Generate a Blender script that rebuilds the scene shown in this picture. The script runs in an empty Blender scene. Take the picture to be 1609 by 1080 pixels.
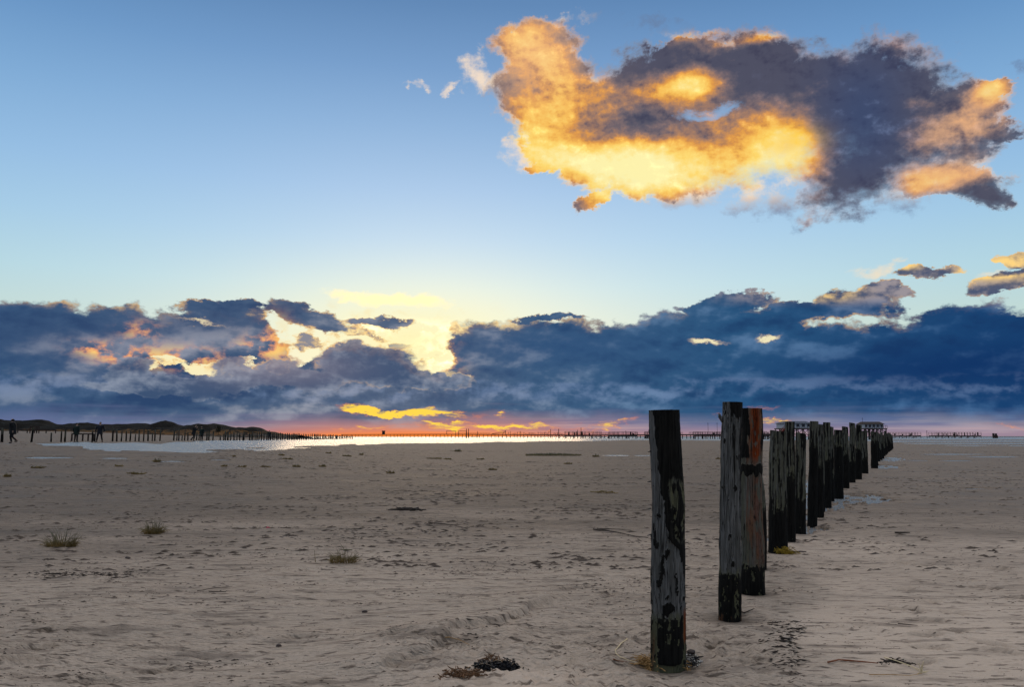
import bpy, math, random
import numpy as np
from mathutils import Vector, Matrix
C = bpy.context.scene.collection
SC = bpy.context.scene
R = math.radians
# ------------------------------------------------------------------ camera
F = 1206.75                       # focal length in photo pixels (27 mm on a 36 mm frame, 1609 px wide)
PITCH = math.atan(146.5 / F)
CAMH = 1.5
cd = bpy.data.cameras.new('camera'); cam = bpy.data.objects.new('camera', cd); C.objects.link(cam)
cd.lens = 27.0; cd.sensor_width = 36.0; cd.clip_start = 0.1; cd.clip_end = 30000
cam.location = (0, 0, CAMH); cam.rotation_euler = (R(90) + PITCH, 0, 0)
SC.camera = cam

def ray(px, py):
    u = (px - 804.5) / F; v = (540.0 - py) / F
    c, s = math.cos(PITCH), math.sin(PITCH)
    return u, c - v * s, s + v * c

def sph(px, py):                  # azimuth and elevation (degrees) of a viewing direction
    x, y, z = ray(px, py)
    return math.degrees(math.atan2(x, y)), math.degrees(math.atan2(z, math.hypot(x, y)))

def lin(r, g, b):
    f = lambda c: (c / 255 / 12.92) if c <= 10.3 else ((c / 255 + 0.055) / 1.055) ** 2.4
    return (f(r), f(g), f(b))

# ------------------------------------------------------------------ view
SC.view_settings.view_transform = 'Standard'; SC.view_settings.look = 'None'
SC.view_settings.exposure = 0.0; SC.view_settings.gamma = 1.0

# ------------------------------------------------------------------ sky and its clouds (world, by direction)
W = bpy.data.worlds.new('World'); SC.world = W; W.use_nodes = True
T = W.node_tree; T.nodes.clear()

class E:
    """a socket of the world tree with arithmetic"""
    def __init__(s, sock): s.s = sock
    def _b(a, op, b, rev=False):
        n = T.nodes.new('ShaderNodeMath'); n.operation = op
        for i, v in enumerate((b, a) if rev else (a, b)):
            if isinstance(v, E): T.links.new(v.s, n.inputs[i])
            else: n.inputs[i].default_value = float(v)
        return E(n.outputs[0])
    def __add__(a, b): return a._b('ADD', b)
    __radd__ = __add__
    def __mul__(a, b): return a._b('MULTIPLY', b)
    __rmul__ = __mul__
    def __sub__(a, b): return a._b('SUBTRACT', b)
    def __rsub__(a, b): return a._b('SUBTRACT', b, True)
    def __truediv__(a, b): return a._b('DIVIDE', b)
    def __pow__(a, b): return a._b('POWER', b)

def emax(a, b): return a._b('MAXIMUM', b)
def emin(a, b): return a._b('MINIMUM', b)
def eclamp(a): return emin(emax(a, 0.0), 1.0)
def un(op, a):
    n = T.nodes.new('ShaderNodeMath'); n.operation = op; T.links.new(a.s, n.inputs[0]); return E(n.outputs[0])
def smooth(x, a, b, lo=0.0, hi=1.0):
    n = T.nodes.new('ShaderNodeMapRange'); n.interpolation_type = 'SMOOTHSTEP'; n.clamp = True
    if a > b: a, b, lo, hi = b, a, hi, lo
    T.links.new(x.s, n.inputs[0])
    for i, v in enumerate((a, b, lo, hi)): n.inputs[i + 1].default_value = v
    return E(n.outputs[0])
def vec(a, b, c=0.0):
    n = T.nodes.new('ShaderNodeCombineXYZ')
    for i, v in enumerate((a, b, c)):
        if isinstance(v, E): T.links.new(v.s, n.inputs[i])
        else: n.inputs[i].default_value = v
    return E(n.outputs[0])
def vm(op, a, b=None):
    n = T.nodes.new('ShaderNodeVectorMath'); n.operation = op
    for i, v in enumerate((a, b)):
        if v is None: continue
        if isinstance(v, E): T.links.new(v.s, n.inputs[i])
        else: n.inputs[i].default_value = v
    return E(n.outputs['Value'] if op in ('DOT_PRODUCT', 'LENGTH') else n.outputs[0])
def noise(v, scale=1.0, detail=6, rough=0.55, dist=0.0, col=False, lac=2.0):
    n = T.nodes.new('ShaderNodeTexNoise'); n.noise_dimensions = '3D'; n.normalize = True
    T.links.new(v.s, n.inputs['Vector'])
    n.inputs['Scale'].default_value = scale; n.inputs['Detail'].default_value = detail
    n.inputs['Roughness'].default_value = rough; n.inputs['Distortion'].default_value = dist
    n.inputs['Lacunarity'].default_value = lac
    return E(n.outputs['Color' if col else 'Fac'])
def mixc(f, a, b):
    n = T.nodes.new('ShaderNodeMix'); n.data_type = 'RGBA'; n.clamp_factor = True
    if isinstance(f, E): T.links.new(f.s, n.inputs[0])
    else: n.inputs[0].default_value = f
    for i, v in ((6, a), (7, b)):
        if isinstance(v, E): T.links.new(v.s, n.inputs[i])
        else: n.inputs[i].default_value = (*v, 1)
    return E(n.outputs[2])
def addc(f, a, b):
    n = T.nodes.new('ShaderNodeMix'); n.data_type = 'RGBA'; n.blend_type = 'ADD'; n.clamp_factor = False
    T.links.new(f.s, n.inputs[0])
    for i, v in ((6, a), (7, b)):
        if isinstance(v, E): T.links.new(v.s, n.inputs[i])
        else: n.inputs[i].default_value = (*v, 1)
    return E(n.outputs[2])
def ramp(x, stops):
    n = T.nodes.new('ShaderNodeValToRGB'); T.links.new(x.s, n.inputs[0]); cr = n.color_ramp
    while len(cr.elements) < len(stops): cr.elements.new(0.5)
    for e, (p, c) in zip(cr.elements, sorted(stops, key=lambda q: q[0])):
        e.position = p; e.color = (*c, 1)
    return E(n.outputs[0])
def curve(x, pts):                # piecewise curve of x (degrees of azimuth); pts = [(az, value)]
    a0, a1 = pts[0][0], pts[-1][0]; v0 = min(p[1] for p in pts); v1 = max(p[1] for p in pts) + 1e-6
    n = T.nodes.new('ShaderNodeFloatCurve'); c = n.mapping.curves[0]
    P = [((a - a0) / (a1 - a0), (v - v0) / (v1 - v0)) for a, v in pts]
    c.points[0].location = P[0]; c.points[1].location = P[-1]
    for p in P[1:-1]: c.points.new(*p)
    n.mapping.update()
    T.links.new(((x - a0) * (1 / (a1 - a0))).s, n.inputs['Value'])
    return E(n.outputs[0]) * (v1 - v0) + v0

tc = T.nodes.new('ShaderNodeTexCoord'); DIR = E(tc.outputs['Generated'])
sp = T.nodes.new('ShaderNodeSeparateXYZ'); T.links.new(DIR.s, sp.inputs[0])
dx, dy, dz = (E(o) for o in sp.outputs)
n_ = T.nodes.new('ShaderNodeMath'); n_.operation = 'ARCTAN2'; T.links.new(dx.s, n_.inputs[0]); T.links.new(dy.s, n_.inputs[1])
AZ = E(n_.outputs[0]) * (180 / math.pi)
EL = un('ARCSINE', dz) * (180 / math.pi)
UV = vec(AZ, EL)
GV = dz / emax(un('ABSOLUTE', dy), .3)
def gv(py): x_, y_, z_ = ray(804.5, py); return z_ / y_

# wind-torn edges: the clouds' outlines are displaced by two scales of noise
def warp(p, sx, sy, amp, seed, detail=5, rough=0.6):
    q = vm('ADD', vm('MULTIPLY', p, (sx, sy, 1)), (seed, seed * 1.7, seed * .3))
    c = noise(q, 1.0, detail, rough, col=True)
    return vm('ADD', p, vm('MULTIPLY', vm('SUBTRACT', c, (.5, .5, .5)), (amp * 1.25, amp, 0)))

def blob(p, px, py, rx, ry, rot=0.0, g=False):
    """1 at the centre, 0 on an ellipse given in photo pixels, negative outside; g: a gaussian instead"""
    a, e = sph(px, py)
    kx = abs(sph(px + 5, py)[0] - a) / 5; ky = abs(sph(px, py + 5)[1] - e) / 5
    d = vm('SUBTRACT', p, (a, e, 0))
    if rot:
        n = T.nodes.new('ShaderNodeVectorRotate'); n.rotation_type = 'Z_AXIS'
        T.links.new(d.s, n.inputs['Vector']); n.inputs['Angle'].default_value = -R(rot); d = E(n.outputs[0])
    d = vm('MULTIPLY', d, (1 / (rx * kx), 1 / (ry * ky), 0))
    r2 = vm('DOT_PRODUCT', d, d)
    return un('EXPONENT', r2 * -1.0) if g else 1.0 - r2
def field(p, lst, k=None):
    f = None
    for b in lst:
        v = blob(p, *b[:5]) if len(b) == 5 else blob(p, *b[:4])
        f = v if f is None else (emax(f, v))
    return f
def gsum(p, lst):                 # (weight, px, py, rx, ry[, rot])
    f = None
    for b in lst:
        v = blob(p, *b[1:], g=True) * b[0]
        f = v if f is None else f + v
    return f

# ---- clear sky: Nishita air with the photograph's blue-to-cream gradient
SUN_AZ, SUN_EL = sph(690, 545)
SUN_EL = 6.5
ns = T.nodes.new('ShaderNodeTexSky'); ns.sky_type = 'NISHITA'; ns.sun_disc = False
ns.sun_elevation = R(SUN_EL); ns.sun_rotation = R(SUN_AZ); ns.air_density = 1.0; ns.dust_density = 1.0
NISH = vm('MULTIPLY', E(ns.outputs[0]), (.08, .08, .08))
e01 = lambda py: sph(804, py)[1] / 60.0
ELC = EL * (1 / 60.0)
clear = ramp(ELC, [
    (0.0, lin(222, 205, 190)), (e01(600), lin(232, 226, 200)), (e01(520), lin(214, 232, 226)), (e01(455), lin(199, 229, 240)),
    (e01(380), lin(180, 216, 244)), (e01(300), lin(162, 201, 240)), (e01(200), lin(138, 181, 226)),
    (e01(110), lin(115, 160, 210)), (e01(5), lin(92, 137, 188)), (.85, lin(120, 155, 200)), (1.0, lin(165, 185, 215))])
side = smooth(un('ABSOLUTE', AZ + 2.0), 8, 42)
clear = mixc(side * .6, clear, vm('MULTIPLY', clear, (.70, .85, .90)))
clear = mixc(.12, clear, NISH)
sunglow = blob(UV, 650, 530, 250, 85, g=True)
clear = mixc(sunglow * .75, clear, lin(255, 250, 205))
clear = mixc(blob(UV, 650, 545, 120, 50, g=True) * .8, clear, (1.0, .90, .46))
clear = mixc(blob(UV, 290, 570, 120, 26, g=True) * .8, clear, (1.0, .88, .48))
clear = mixc(blob(UV, 1160, 536, 120, 14, g=True) * .7, clear, lin(255, 232, 160))


def prof(pts): return [sph(x, y) for x, y in pts]
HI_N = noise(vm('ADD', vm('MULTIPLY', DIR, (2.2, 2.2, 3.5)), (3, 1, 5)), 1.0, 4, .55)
def high(col):                    # added bright high cloud overhead and behind the camera, unseen, lights the sand
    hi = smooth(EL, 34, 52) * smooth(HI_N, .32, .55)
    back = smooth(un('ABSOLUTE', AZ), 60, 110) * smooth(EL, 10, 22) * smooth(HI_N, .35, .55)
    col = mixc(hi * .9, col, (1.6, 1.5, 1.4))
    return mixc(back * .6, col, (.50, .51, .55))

# ---- the long bank above the horizon
def bank_sky():
    UW = vm('MULTIPLY', UV, (1.0, 1.9, 1.0))
    nbig = noise(vm('MULTIPLY', UW, (.105, .12, 1)), 1.0, 6, .52)
    nb2 = noise(vm('MULTIPLY', vm('ADD', UW, (.35, -1.3, 0)), (.105, .12, 1)), 1.0, 5, .52)
    relief = (nbig - nb2) * 5.0       # + on the faces turned to the open sky above
    UF = vm('MULTIPLY', UV, (.50, .72, 1.0))
    fine = noise(UF, 1.0, 7, .58)
    fine2 = noise(vm('ADD', UF, (.10, -.26, 0)), 1.0, 5, .58)
    relf = (fine - fine2) * 4.0
    P1 = warp(UV, .30, .60, 2.6, 3.1, 7, .66)
    top = prof([(-200, 462), (0, 470), (60, 473), (130, 479), (190, 480), (235, 488), (290, 478), (350, 474), (395, 484), (425, 506), (445, 545), (490, 552),
                (520, 542), (570, 540), (610, 548), (650, 566), (672, 588), (686, 586), (700, 528), (720, 508), (760, 500), (860, 498), (920, 504), (980, 501), (1040, 494),
                (1095, 482), (1150, 468), (1190, 478), (1225, 490), (1265, 500), (1330, 502), (1420, 502), (1450, 490), (1500, 474), (1560, 474), (1609, 482), (1800, 466)])
    top = [(-180, 9.0), (-120, 12.0), (-70, 8.0)] + top + [(80, 11.0), (130, 8.0), (180, 9.0)]
    s1 = T.nodes.new('ShaderNodeSeparateXYZ'); T.links.new(P1.s, s1.inputs[0]); az1, el1 = E(s1.outputs[0]), E(s1.outputs[1])
    bank = (curve(az1, top) - el1) * .55 + (fine - .5) * 1.5
    bl = field(P1, [(505, 505, 78, 17, -16), (600, 507, 58, 7), (1345, 478, 74, 27, -6), (1395, 458, 46, 12, -20), (1250, 492, 60, 18),
                    (1150, 478, 66, 18), (1120, 484, 60, 10), (1460, 428, 52, 11, -2), (1600, 438, 90, 16, 8), (1590, 412, 30, 14), (350, 484, 80, 13), (860, 500, 60, 5)])
    bank = emax(bank, bl * .8 + (fine - .5) * 2.0 + .1)
    holes = field(P1, [(232, 576, 30, 5), (262, 566, 30, 9), (318, 578, 34, 10), (345, 590, 26, 5), (385, 572, 14, 6), (452, 528, 22, 16, 30), (476, 556, 26, 20),
                       (690, 560, 28, 28, 40), (705, 593, 34, 5), (440, 575, 20, 10)])
    bank = emin(bank, (holes * -1.0) * 1.0 + .30 + (fine - .5) * 1.9)
    below = smooth(EL, sph(804, 655)[1], sph(804, 600)[1], 2.0, -3.0)
    bank = emax(bank, below)
    abank = smooth(bank, -.04, .22)
    AZN = (AZ + 45.0) * (1 / 90.0)
    bcol = ramp(AZN, [(.0, lin(50, 84, 126)), (.12, lin(56, 86, 122)), (.25, lin(66, 90, 122)), (.42, lin(84, 100, 126)), (.52, lin(62, 92, 126)),
                      (.68, lin(42, 84, 124)), (.85, lin(26, 66, 112)), (1, lin(18, 56, 104))])
    blit = ramp(AZN, [(.0, lin(106, 132, 164)), (.3, lin(166, 168, 178)), (.45, lin(166, 170, 182)), (.6, lin(116, 146, 180)), (.8, lin(84, 124, 168)), (1, lin(78, 118, 164))])
    rr = relief * 1.1 + relf * .30 + (nbig - .5) * 1.0
    amt = .62 + blob(UV, 420, 585, 300, 55, g=True) * .38
    bcol = mixc(smooth(rr, -.05, .85) * amt, bcol, blit)
    bcol = mixc(smooth(rr, .0, -.8) * .6, bcol, lin(22, 50, 94))
    # darker, plainer undersides; a paler layer lower down on the left and centre
    layer = smooth(EL + (nbig - .5) * 3.0, sph(804, 590)[1] - .3, sph(804, 603)[1], 0, 1) * smooth(EL + (nbig - .5) * 2.0, sph(804, 640)[1], sph(804, 618)[1], 0, 1)
    bcol = mixc(layer * smooth(relf + relief, -.4, .6) * .42, bcol, lin(112, 134, 172))
    bcol = mixc(blob(UV, 110, 535, 190, 45, g=True) * .6, bcol, lin(54, 76, 112))
    bcol = mixc(blob(UV, 320, 512, 110, 22, g=True) * .6, bcol, lin(64, 82, 114))
    bcol = mixc(blob(UV, 880, 545, 170, 34, g=True) * .6, bcol, lin(44, 78, 120))
    bcol = mixc(blob(UV, 1500, 575, 330, 36, g=True) * .7, bcol, lin(14, 46, 96))
    pk = gsum(UV, [(.9, 440, 570, 230, 50), (.8, 210, 560, 160, 40), (.7, 620, 575, 120, 50), (.5, 770, 520, 90, 30), (.6, 1350, 480, 60, 30)])
    bcol = mixc(eclamp(pk * smooth(rr, -.3, .9)) * .45, bcol, lin(156, 158, 172))
    org = gsum(UV, [(1.0, 145, 547, 30, 9), (1.1, 190, 558, 40, 15), (1.0, 290, 564, 80, 17), (.9, 405, 546, 30, 16), (.8, 222, 520, 26, 14), (1.1, 436, 535, 22, 30), (.9, 690, 520, 26, 20), (.7, 690, 580, 30, 20)])
    bcol = mixc(eclamp(org * smooth(fine + relf * .22, .40, .60)) * .95, bcol, mixc(smooth(fine + relf * .2, .5, .72), lin(236, 158, 112), lin(255, 206, 120)))
    rimw = gsum(UV, [(1.1, 640, 540, 220, 62), (1.0, 300, 570, 150, 30), (.6, 400, 520, 70, 40), (.6, 130, 474, 200, 12), (.5, 340, 474, 90, 12), (.30, 840, 498, 140, 16), (.22, 1180, 476, 160, 14), (1.3, 1310, 462, 74, 30), (1.5, 1600, 424, 100, 30), (1.0, 1430, 420, 60, 20), (.45, 1250, 520, 150, 26)])
    rim = smooth(bank, .42, .08) * abank
    topside = smooth(relf * .6 + relief * .6 + .30, .0, .45)
    bright = eclamp(rim * rimw * 1.3 * topside)
    rimcol = mixc(blob(UV, 660, 545, 170, 60, g=True), lin(255, 205, 125), (1.25, 1.05, .50))
    bcol = mixc(smooth(GV, gv(486), gv(462)) * smooth(AZ, 12.0, 20.0) * .8, bcol, mixc(smooth(relf + relief * .5, -.5, .5), lin(84, 92, 116), lin(168, 156, 156)))
    bank_c = mixc(bright, bcol, rimcol)
    edge2 = smooth(bank, .62, .22) * blob(UV, 590, 555, 170, 42, g=True) * .9
    bank_c = mixc(edge2 * smooth(fine, .35, .6), bank_c, lin(250, 172, 70))
    gold = eclamp(blob(UV, 1590, 418, 70, 18, g=True) * 1.5 + blob(UV, 1560, 430, 60, 7, g=True) + blob(UV, 1310, 462, 34, 10, g=True) + blob(UV, 1425, 418, 22, 7, g=True))
    bank_c = mixc(gold * smooth(relf * .6 + relief * .6 + .25, -.3, .4), bank_c, lin(255, 214, 132))
    slit = gsum(P1, [(1.15, 1112, 541, 34, 5), (1.15, 1205, 531, 26, 5, 5), (.85, 320, 503, 60, 3.5, -4)])
    bank_c = mixc(smooth(slit * (fine + .5), .35, 1.0) * .9, bank_c, mixc(smooth(slit * (fine + .5), .6, 1.0), lin(200, 176, 150), lin(248, 236, 190)))
    # nearer puffs of cloud standing in front of the bank, pale on their crowns
    pf = field(P1, [(585, 575, 92, 34), (640, 592, 50, 22), (540, 562, 50, 24), (440, 588, 60, 28), (372, 590, 48, 28), (490, 600, 60, 20), (250, 608, 120, 16), (205, 585, 40, 22), (700, 600, 44, 16), (300, 600, 70, 14)]) + (fine - .5) * 1.5 + relf * .12
    apf = smooth(pf, .0, .42)
    pfc = mixc(smooth(relf * .55 + relief * .8 + smooth(pf, .9, .1) * .35, -.35, .85), lin(60, 82, 114), lin(142, 152, 170))
    pfc = mixc(blob(UV, 440, 575, 130, 34, g=True) * .35, pfc, lin(170, 152, 158))
    bank_c = mixc(apf * .9, bank_c, pfc)
    prim = smooth(pf, .45, .12) * apf * eclamp(gsum(UV, [(2.0, 645, 565, 90, 34), (1.4, 570, 545, 100, 20), (.8, 400, 562, 120, 20)])) * smooth(relf + relief + .4, .0, .5)
    bank_c = mixc(eclamp(prim * 1.3), bank_c, mixc(blob(UV, 670, 575, 80, 40, g=True), lin(250, 190, 110), (1.1, .85, .30)))
    abank = emax(abank, apf)
    # haze under the bank: lilac sides, orange afterglow and torn bright streaks above the horizon
    hz = ramp(AZN, [(.0, lin(104, 122, 160)), (.15, lin(112, 124, 160)), (.28, lin(118, 126, 154)), (.38, lin(170, 142, 148)), (.46, lin(206, 154, 138)),
                    (.55, lin(158, 140, 156)), (.68, lin(142, 140, 162)), (.85, lin(148, 148, 168)), (1, lin(138, 142, 168))])
    stn = noise(vec(AZ * .11, EL * 2.2, 4.0), 1.0, 5, .55)
    hz = mixc(smooth(stn, .60, .42) * .75, hz, ramp(AZN, [(.0, lin(70, 96, 142)), (.35, lin(112, 112, 142)), (.5, lin(120, 112, 140)), (.62, lin(82, 100, 142)), (1, lin(72, 98, 144))]))
    hz = mixc(smooth(stn, .57, .68) * blob(UV, 700, 660, 900, 60, g=True) * .45, hz, lin(225, 186, 178))
    gl = blob(UV, 640, 690, 230, 24, g=True)
    hz = mixc(smooth(EL, sph(804, 662)[1], sph(804, 684)[1]) * smooth(AZ, 2., 14.) * .38, hz, lin(212, 160, 152))
    hz = mixc(eclamp(gl * .9), hz, lin(250, 142, 84))
    hz = mixc(eclamp(blob(UV, 660, 688, 270, 7.5, g=True) * 1.2), hz, (1.0, .25, .03))
    sdn = noise(vm('ADD', vm('MULTIPLY', UV, (.55, 3.2, 1)), (7, 2, 0)), 1.0, 6, .66)
    stre = gsum(P1, [(1.1, 650, 649, 100, 6, -3), (1.0, 620, 646, 50, 5), (1.0, 590, 648, 40, 5), (.95, 690, 667, 50, 4), (.8, 700, 674, 35, 3), (.9, 772, 673, 26, 4), (.85, 820, 675, 70, 5, 2),
                     (.7, 960, 668, 50, 5, 8), (.65, 560, 672, 60, 5), (.6, 785, 652, 10, 3), (.9, 1145, 655, 22, 5, -8), (.5, 1195, 640, 34, 5), (.85, 1215, 668, 44, 5), (.5, 1585, 673, 25, 5)])
    sa = smooth(stre * (sdn - .28) * 3.4, .12, .85)
    hmask = smooth(EL + (nbig - .5) * 2.6 + (stn - .5) * 2.2, sph(804, 645)[1] + .2, sph(804, 676)[1])
    bank_c = mixc(hmask, bank_c, hz)
    bank_c = mixc(sa, bank_c, mixc(smooth(stre * sdn, .18, .42), lin(246, 138, 82), (1.05, .70, .08)))
    hot = eclamp((blob(UV, 635, 515, 80, 9, g=True) + blob(UV, 700, 562, 40, 26, g=True)) * smooth(fine + relf * .1, .44, .60))
    lit = addc(hot, clear, (.8, .65, .35))
    lit = mixc(smooth(fine - relf * .1, .54, .66) * blob(UV, 590, 545, 150, 50, g=True) * .8, lit, lin(255, 214, 120))
    frn = noise(vm('MULTIPLY', vm('ADD', P1, (5, 3, 0)), (.42, .85, 1)), 1.0, 7, .6)
    frag = smooth(frn, .50, .60) * smooth(gsum(UV, [(1.0, 480, 548, 70, 30), (.9, 560, 525, 90, 22), (.7, 640, 565, 60, 22), (.9, 300, 570, 70, 16)]), .25, .7)
    lit = mixc(frag * .9, lit, mixc(smooth(frn, .53, .66), lin(255, 206, 120), lin(118, 118, 138)))
    col = mixc(abank, lit, bank_c)
    veil = blob(P1, 615, 470, 110, 15, -3) + (fine - .5) * 2.2
    col = mixc(smooth(veil, .0, .9) * .9 * smooth(bank, .25, -.1), col, (1.2, 1.02, .55))
    w = field(P1, [(1372, 424, 52, 13), (1560, 434, 50, 8), (1410, 412, 26, 8)])
    col = mixc(smooth(w * .6 + (fine - .5) * 2.4, .0, .8) * .7 * smooth(bank, .25, -.1), col, lin(250, 226, 190))
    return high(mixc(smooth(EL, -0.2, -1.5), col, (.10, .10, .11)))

# ---- the big sunlit cloud
def big_sky():
    UW = vm('MULTIPLY', UV, (1.0, 1.3, 1.0))
    nbig = noise(vm('MULTIPLY', UW, (.17, .17, 1)), 1.0, 6, .56)
    nb2 = noise(vm('MULTIPLY', vm('ADD', UW, (-.5, -.7, 0)), (.17, .17, 1)), 1.0, 5, .56)
    relief = (nb2 - nbig) * 5.0       # + on the faces turned down to the low sun
    UF = vm('MULTIPLY', UV, (.55, .72, 1.0))
    fine = noise(UF, 1.0, 8, .62)
    fine2 = noise(vm('ADD', UF, (-.12, -.22, 0)), 1.0, 6, .62)
    relf = (fine2 - fine) * 4.0
    P2 = warp(warp(UV, .13, .2, 2.2, 2.7, 2, .5), .36, .46, 3.2, 11.3, 8, .70)
    big = field(P2, [(838, 78, 62, 52), (858, 140, 85, 62), (905, 190, 92, 62), (880, 226, 66, 30), (960, 245, 92, 46), (1050, 268, 120, 42), (1010, 175, 120, 84),
                     (1110, 130, 170, 68), (1150, 215, 175, 88), (1290, 165, 185, 92), (1325, 262, 92, 72), (1410, 205, 130, 92), (1500, 195, 76, 66), (1560, 207, 44, 18),
                     (1480, 278, 92, 26, -14), (1545, 303, 46, 24, -20), (1552, 145, 24, 16), (935, 318, 36, 17, 35), (1190, 84, 62, 18), (1070, 84, 66, 22), (855, 252, 36, 14)])
    soft = blob(UV, 1280, 300, 230, 70, g=True)
    big = big * .9 + (fine - .5) * 1.7 + .26
    hole = blob(P2, 1112, 179, 38, 11, 4)
    thin = smooth(hole + (fine - .5) * 2.6, -.5, 1.2) * .85
    abig = smooth(big, -.16, .50) * (1.0 - soft) + smooth(big, -.05, 1.05) * soft
    abig = abig * (1.0 - thin) * .985
    wisps = field(P2, [(742, 112, 30, 30, 50), (655, 131, 18, 8), (704, 134, 18, 10, 40), (1030, 40, 60, 16, -10), (1210, 315, 70, 26), (1085, 315, 60, 20), (1350, 312, 130, 30), (1595, 125, 20, 14), (815, 235, 40, 30), (905, 24, 44, 14), (1510, 260, 50, 30), (770, 130, 40, 14)])
    wis = smooth(wisps * .55 + (fine - .5) * 2.8, -.05, .95) * .9
    B = gsum(UV, [(.7, 850, 250, 50, 30), (.35, 1190, 185, 110, 45), (.25, 1290, 280, 60, 40), (.78, 835, 85, 70, 56), (.80, 850, 180, 80, 56), (.95, 960, 250, 110, 40), (1.0, 1060, 275, 130, 40), (.75, 1180, 288, 90, 32), (1.05, 1242, 230, 56, 30), (.66, 1095, 130, 44, 24), (.35, 1040, 140, 90, 26),
                  (.30, 1000, 150, 80, 40), (.95, 1490, 278, 110, 26), (.5, 1500, 200, 80, 34), (.5, 1435, 160, 40, 25), (.8, 1555, 145, 30, 22), (.6, 1185, 62, 70, 9), (.55, 1070, 58, 60, 9), (.7, 935, 315, 50, 25)])
    Dk = gsum(UV, [(.6, 985, 105, 110, 34), (.9, 1340, 190, 90, 110), (.25, 1090, 205, 90, 22), (.4, 1230, 110, 130, 34), (.35, 1330, 290, 90, 34), (.35, 1440, 130, 90, 34), (.25, 985, 165, 60, 30)])
    Bn = B * .72 - Dk * .36 + (nbig - .5) * 1.6 + relief * .26 + relf * .16 + .02 + smooth(big, .55, .10) * .16 + .04
    cc = ramp(Bn, [(.0, lin(78, 78, 96)), (.10, lin(94, 88, 100)), (.22, lin(122, 104, 106)), (.36, lin(170, 126, 98)), (.48, lin(222, 152, 72)), (.60, lin(248, 188, 84)), (.76, lin(255, 218, 112)), (1.0, lin(255, 243, 172))])
    cc = mixc(eclamp(blob(UV, 1355, 185, 80, 110, g=True) * 1.0 - B * .3) * .6, cc, lin(44, 68, 110))
    cc = mixc(eclamp(blob(UV, 1240, 225, 42, 22, g=True)) * .7, cc, lin(255, 200, 30))
    cc = mixc(smooth(big, .45, .08) * eclamp(B + .15) * .7, cc, lin(255, 226, 182))
    cc = mixc(blob(UV, 835, 85, 90, 70, g=True) * .4, cc, lin(250, 200, 160))
    cc = mixc(blob(UV, 1500, 225, 110, 110, g=True) * .65 * smooth(Bn, .1, .5), cc, lin(232, 184, 148))
    cc = mixc(smooth(relf * .5 + relief, .1, .9) * blob(UV, 1370, 190, 150, 100, g=True) * .6, cc, lin(104, 118, 152))
    cc = mixc(smooth(relf * .6 + relief * .7, .0, -.9) * smooth(Bn, .75, .30) * .8, cc, vm('MULTIPLY', cc, (.55, .52, .66)))
    cc = mixc(smooth(relf * .7 + relief * .6, .1, 1.0) * (.4 + smooth(Bn, .1, .5) * .3), cc, vm('MULTIPLY', cc, (1.4, 1.4, 1.4)))
    col = mixc(wis, clear, mixc(eclamp(emax(B * 1.4, smooth(AZ, 8., 3.))), lin(104, 128, 164), lin(250, 226, 200)))
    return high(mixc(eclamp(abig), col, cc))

def bgnode(c):
    n = T.nodes.new('ShaderNodeBackground'); T.links.new(c.s, n.inputs[0]); n.inputs[1].default_value = 1.0; return n
def mixs(f, a, b):
    n = T.nodes.new('ShaderNodeMixShader'); T.links.new(f.s, n.inputs[0]); T.links.new(a.outputs[0], n.inputs[1]); T.links.new(b.outputs[0], n.inputs[2]); return n
rx_, ry_, rz_ = ray(804.5, 378)
in_bank = dz._b('LESS_THAN', emax(un('ABSOLUTE', dy), .8) * (rz_ / ry_))
in_big = AZ._b('GREATER_THAN', -11.0) * AZ._b('LESS_THAN', 48.0) * EL._b('LESS_THAN', 40.0)
out = T.nodes.new('ShaderNodeOutputWorld')
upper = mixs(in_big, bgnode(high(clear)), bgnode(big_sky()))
T.links.new(mixs(in_bank, upper, bgnode(bank_sky())).outputs[0], out.inputs[0])
W.cycles.sampling_method = 'MANUAL'; W.cycles.sample_map_resolution = 512
SC.cycles.max_bounces = 4; SC.cycles.diffuse_bounces = 2; SC.cycles.glossy_bounces = 2; SC.cycles.transmission_bounces = 2; SC.cycles.caustics_reflective = False

# ------------------------------------------------------------------ sun: low behind the bank, its light soft and weak
sd = bpy.data.lights.new('sun', 'SUN'); sun = bpy.data.objects.new('sun', sd); C.objects.link(sun)
sd.energy = .55; sd.angle = R(22); sd.color = (1.0, .70, .42)
sun.rotation_euler = (R(90 - SUN_EL), 0, R(180 - SUN_AZ))
# the lamp shines along its local -Z: from the low sun ahead of the camera back towards the viewer
dv = Vector((math.sin(R(SUN_AZ)) * math.cos(R(SUN_EL)), math.cos(R(SUN_AZ)) * math.cos(R(SUN_EL)), math.sin(R(SUN_EL))))
sun.rotation_euler = dv.to_track_quat('Z', 'Y').to_euler()
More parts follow.
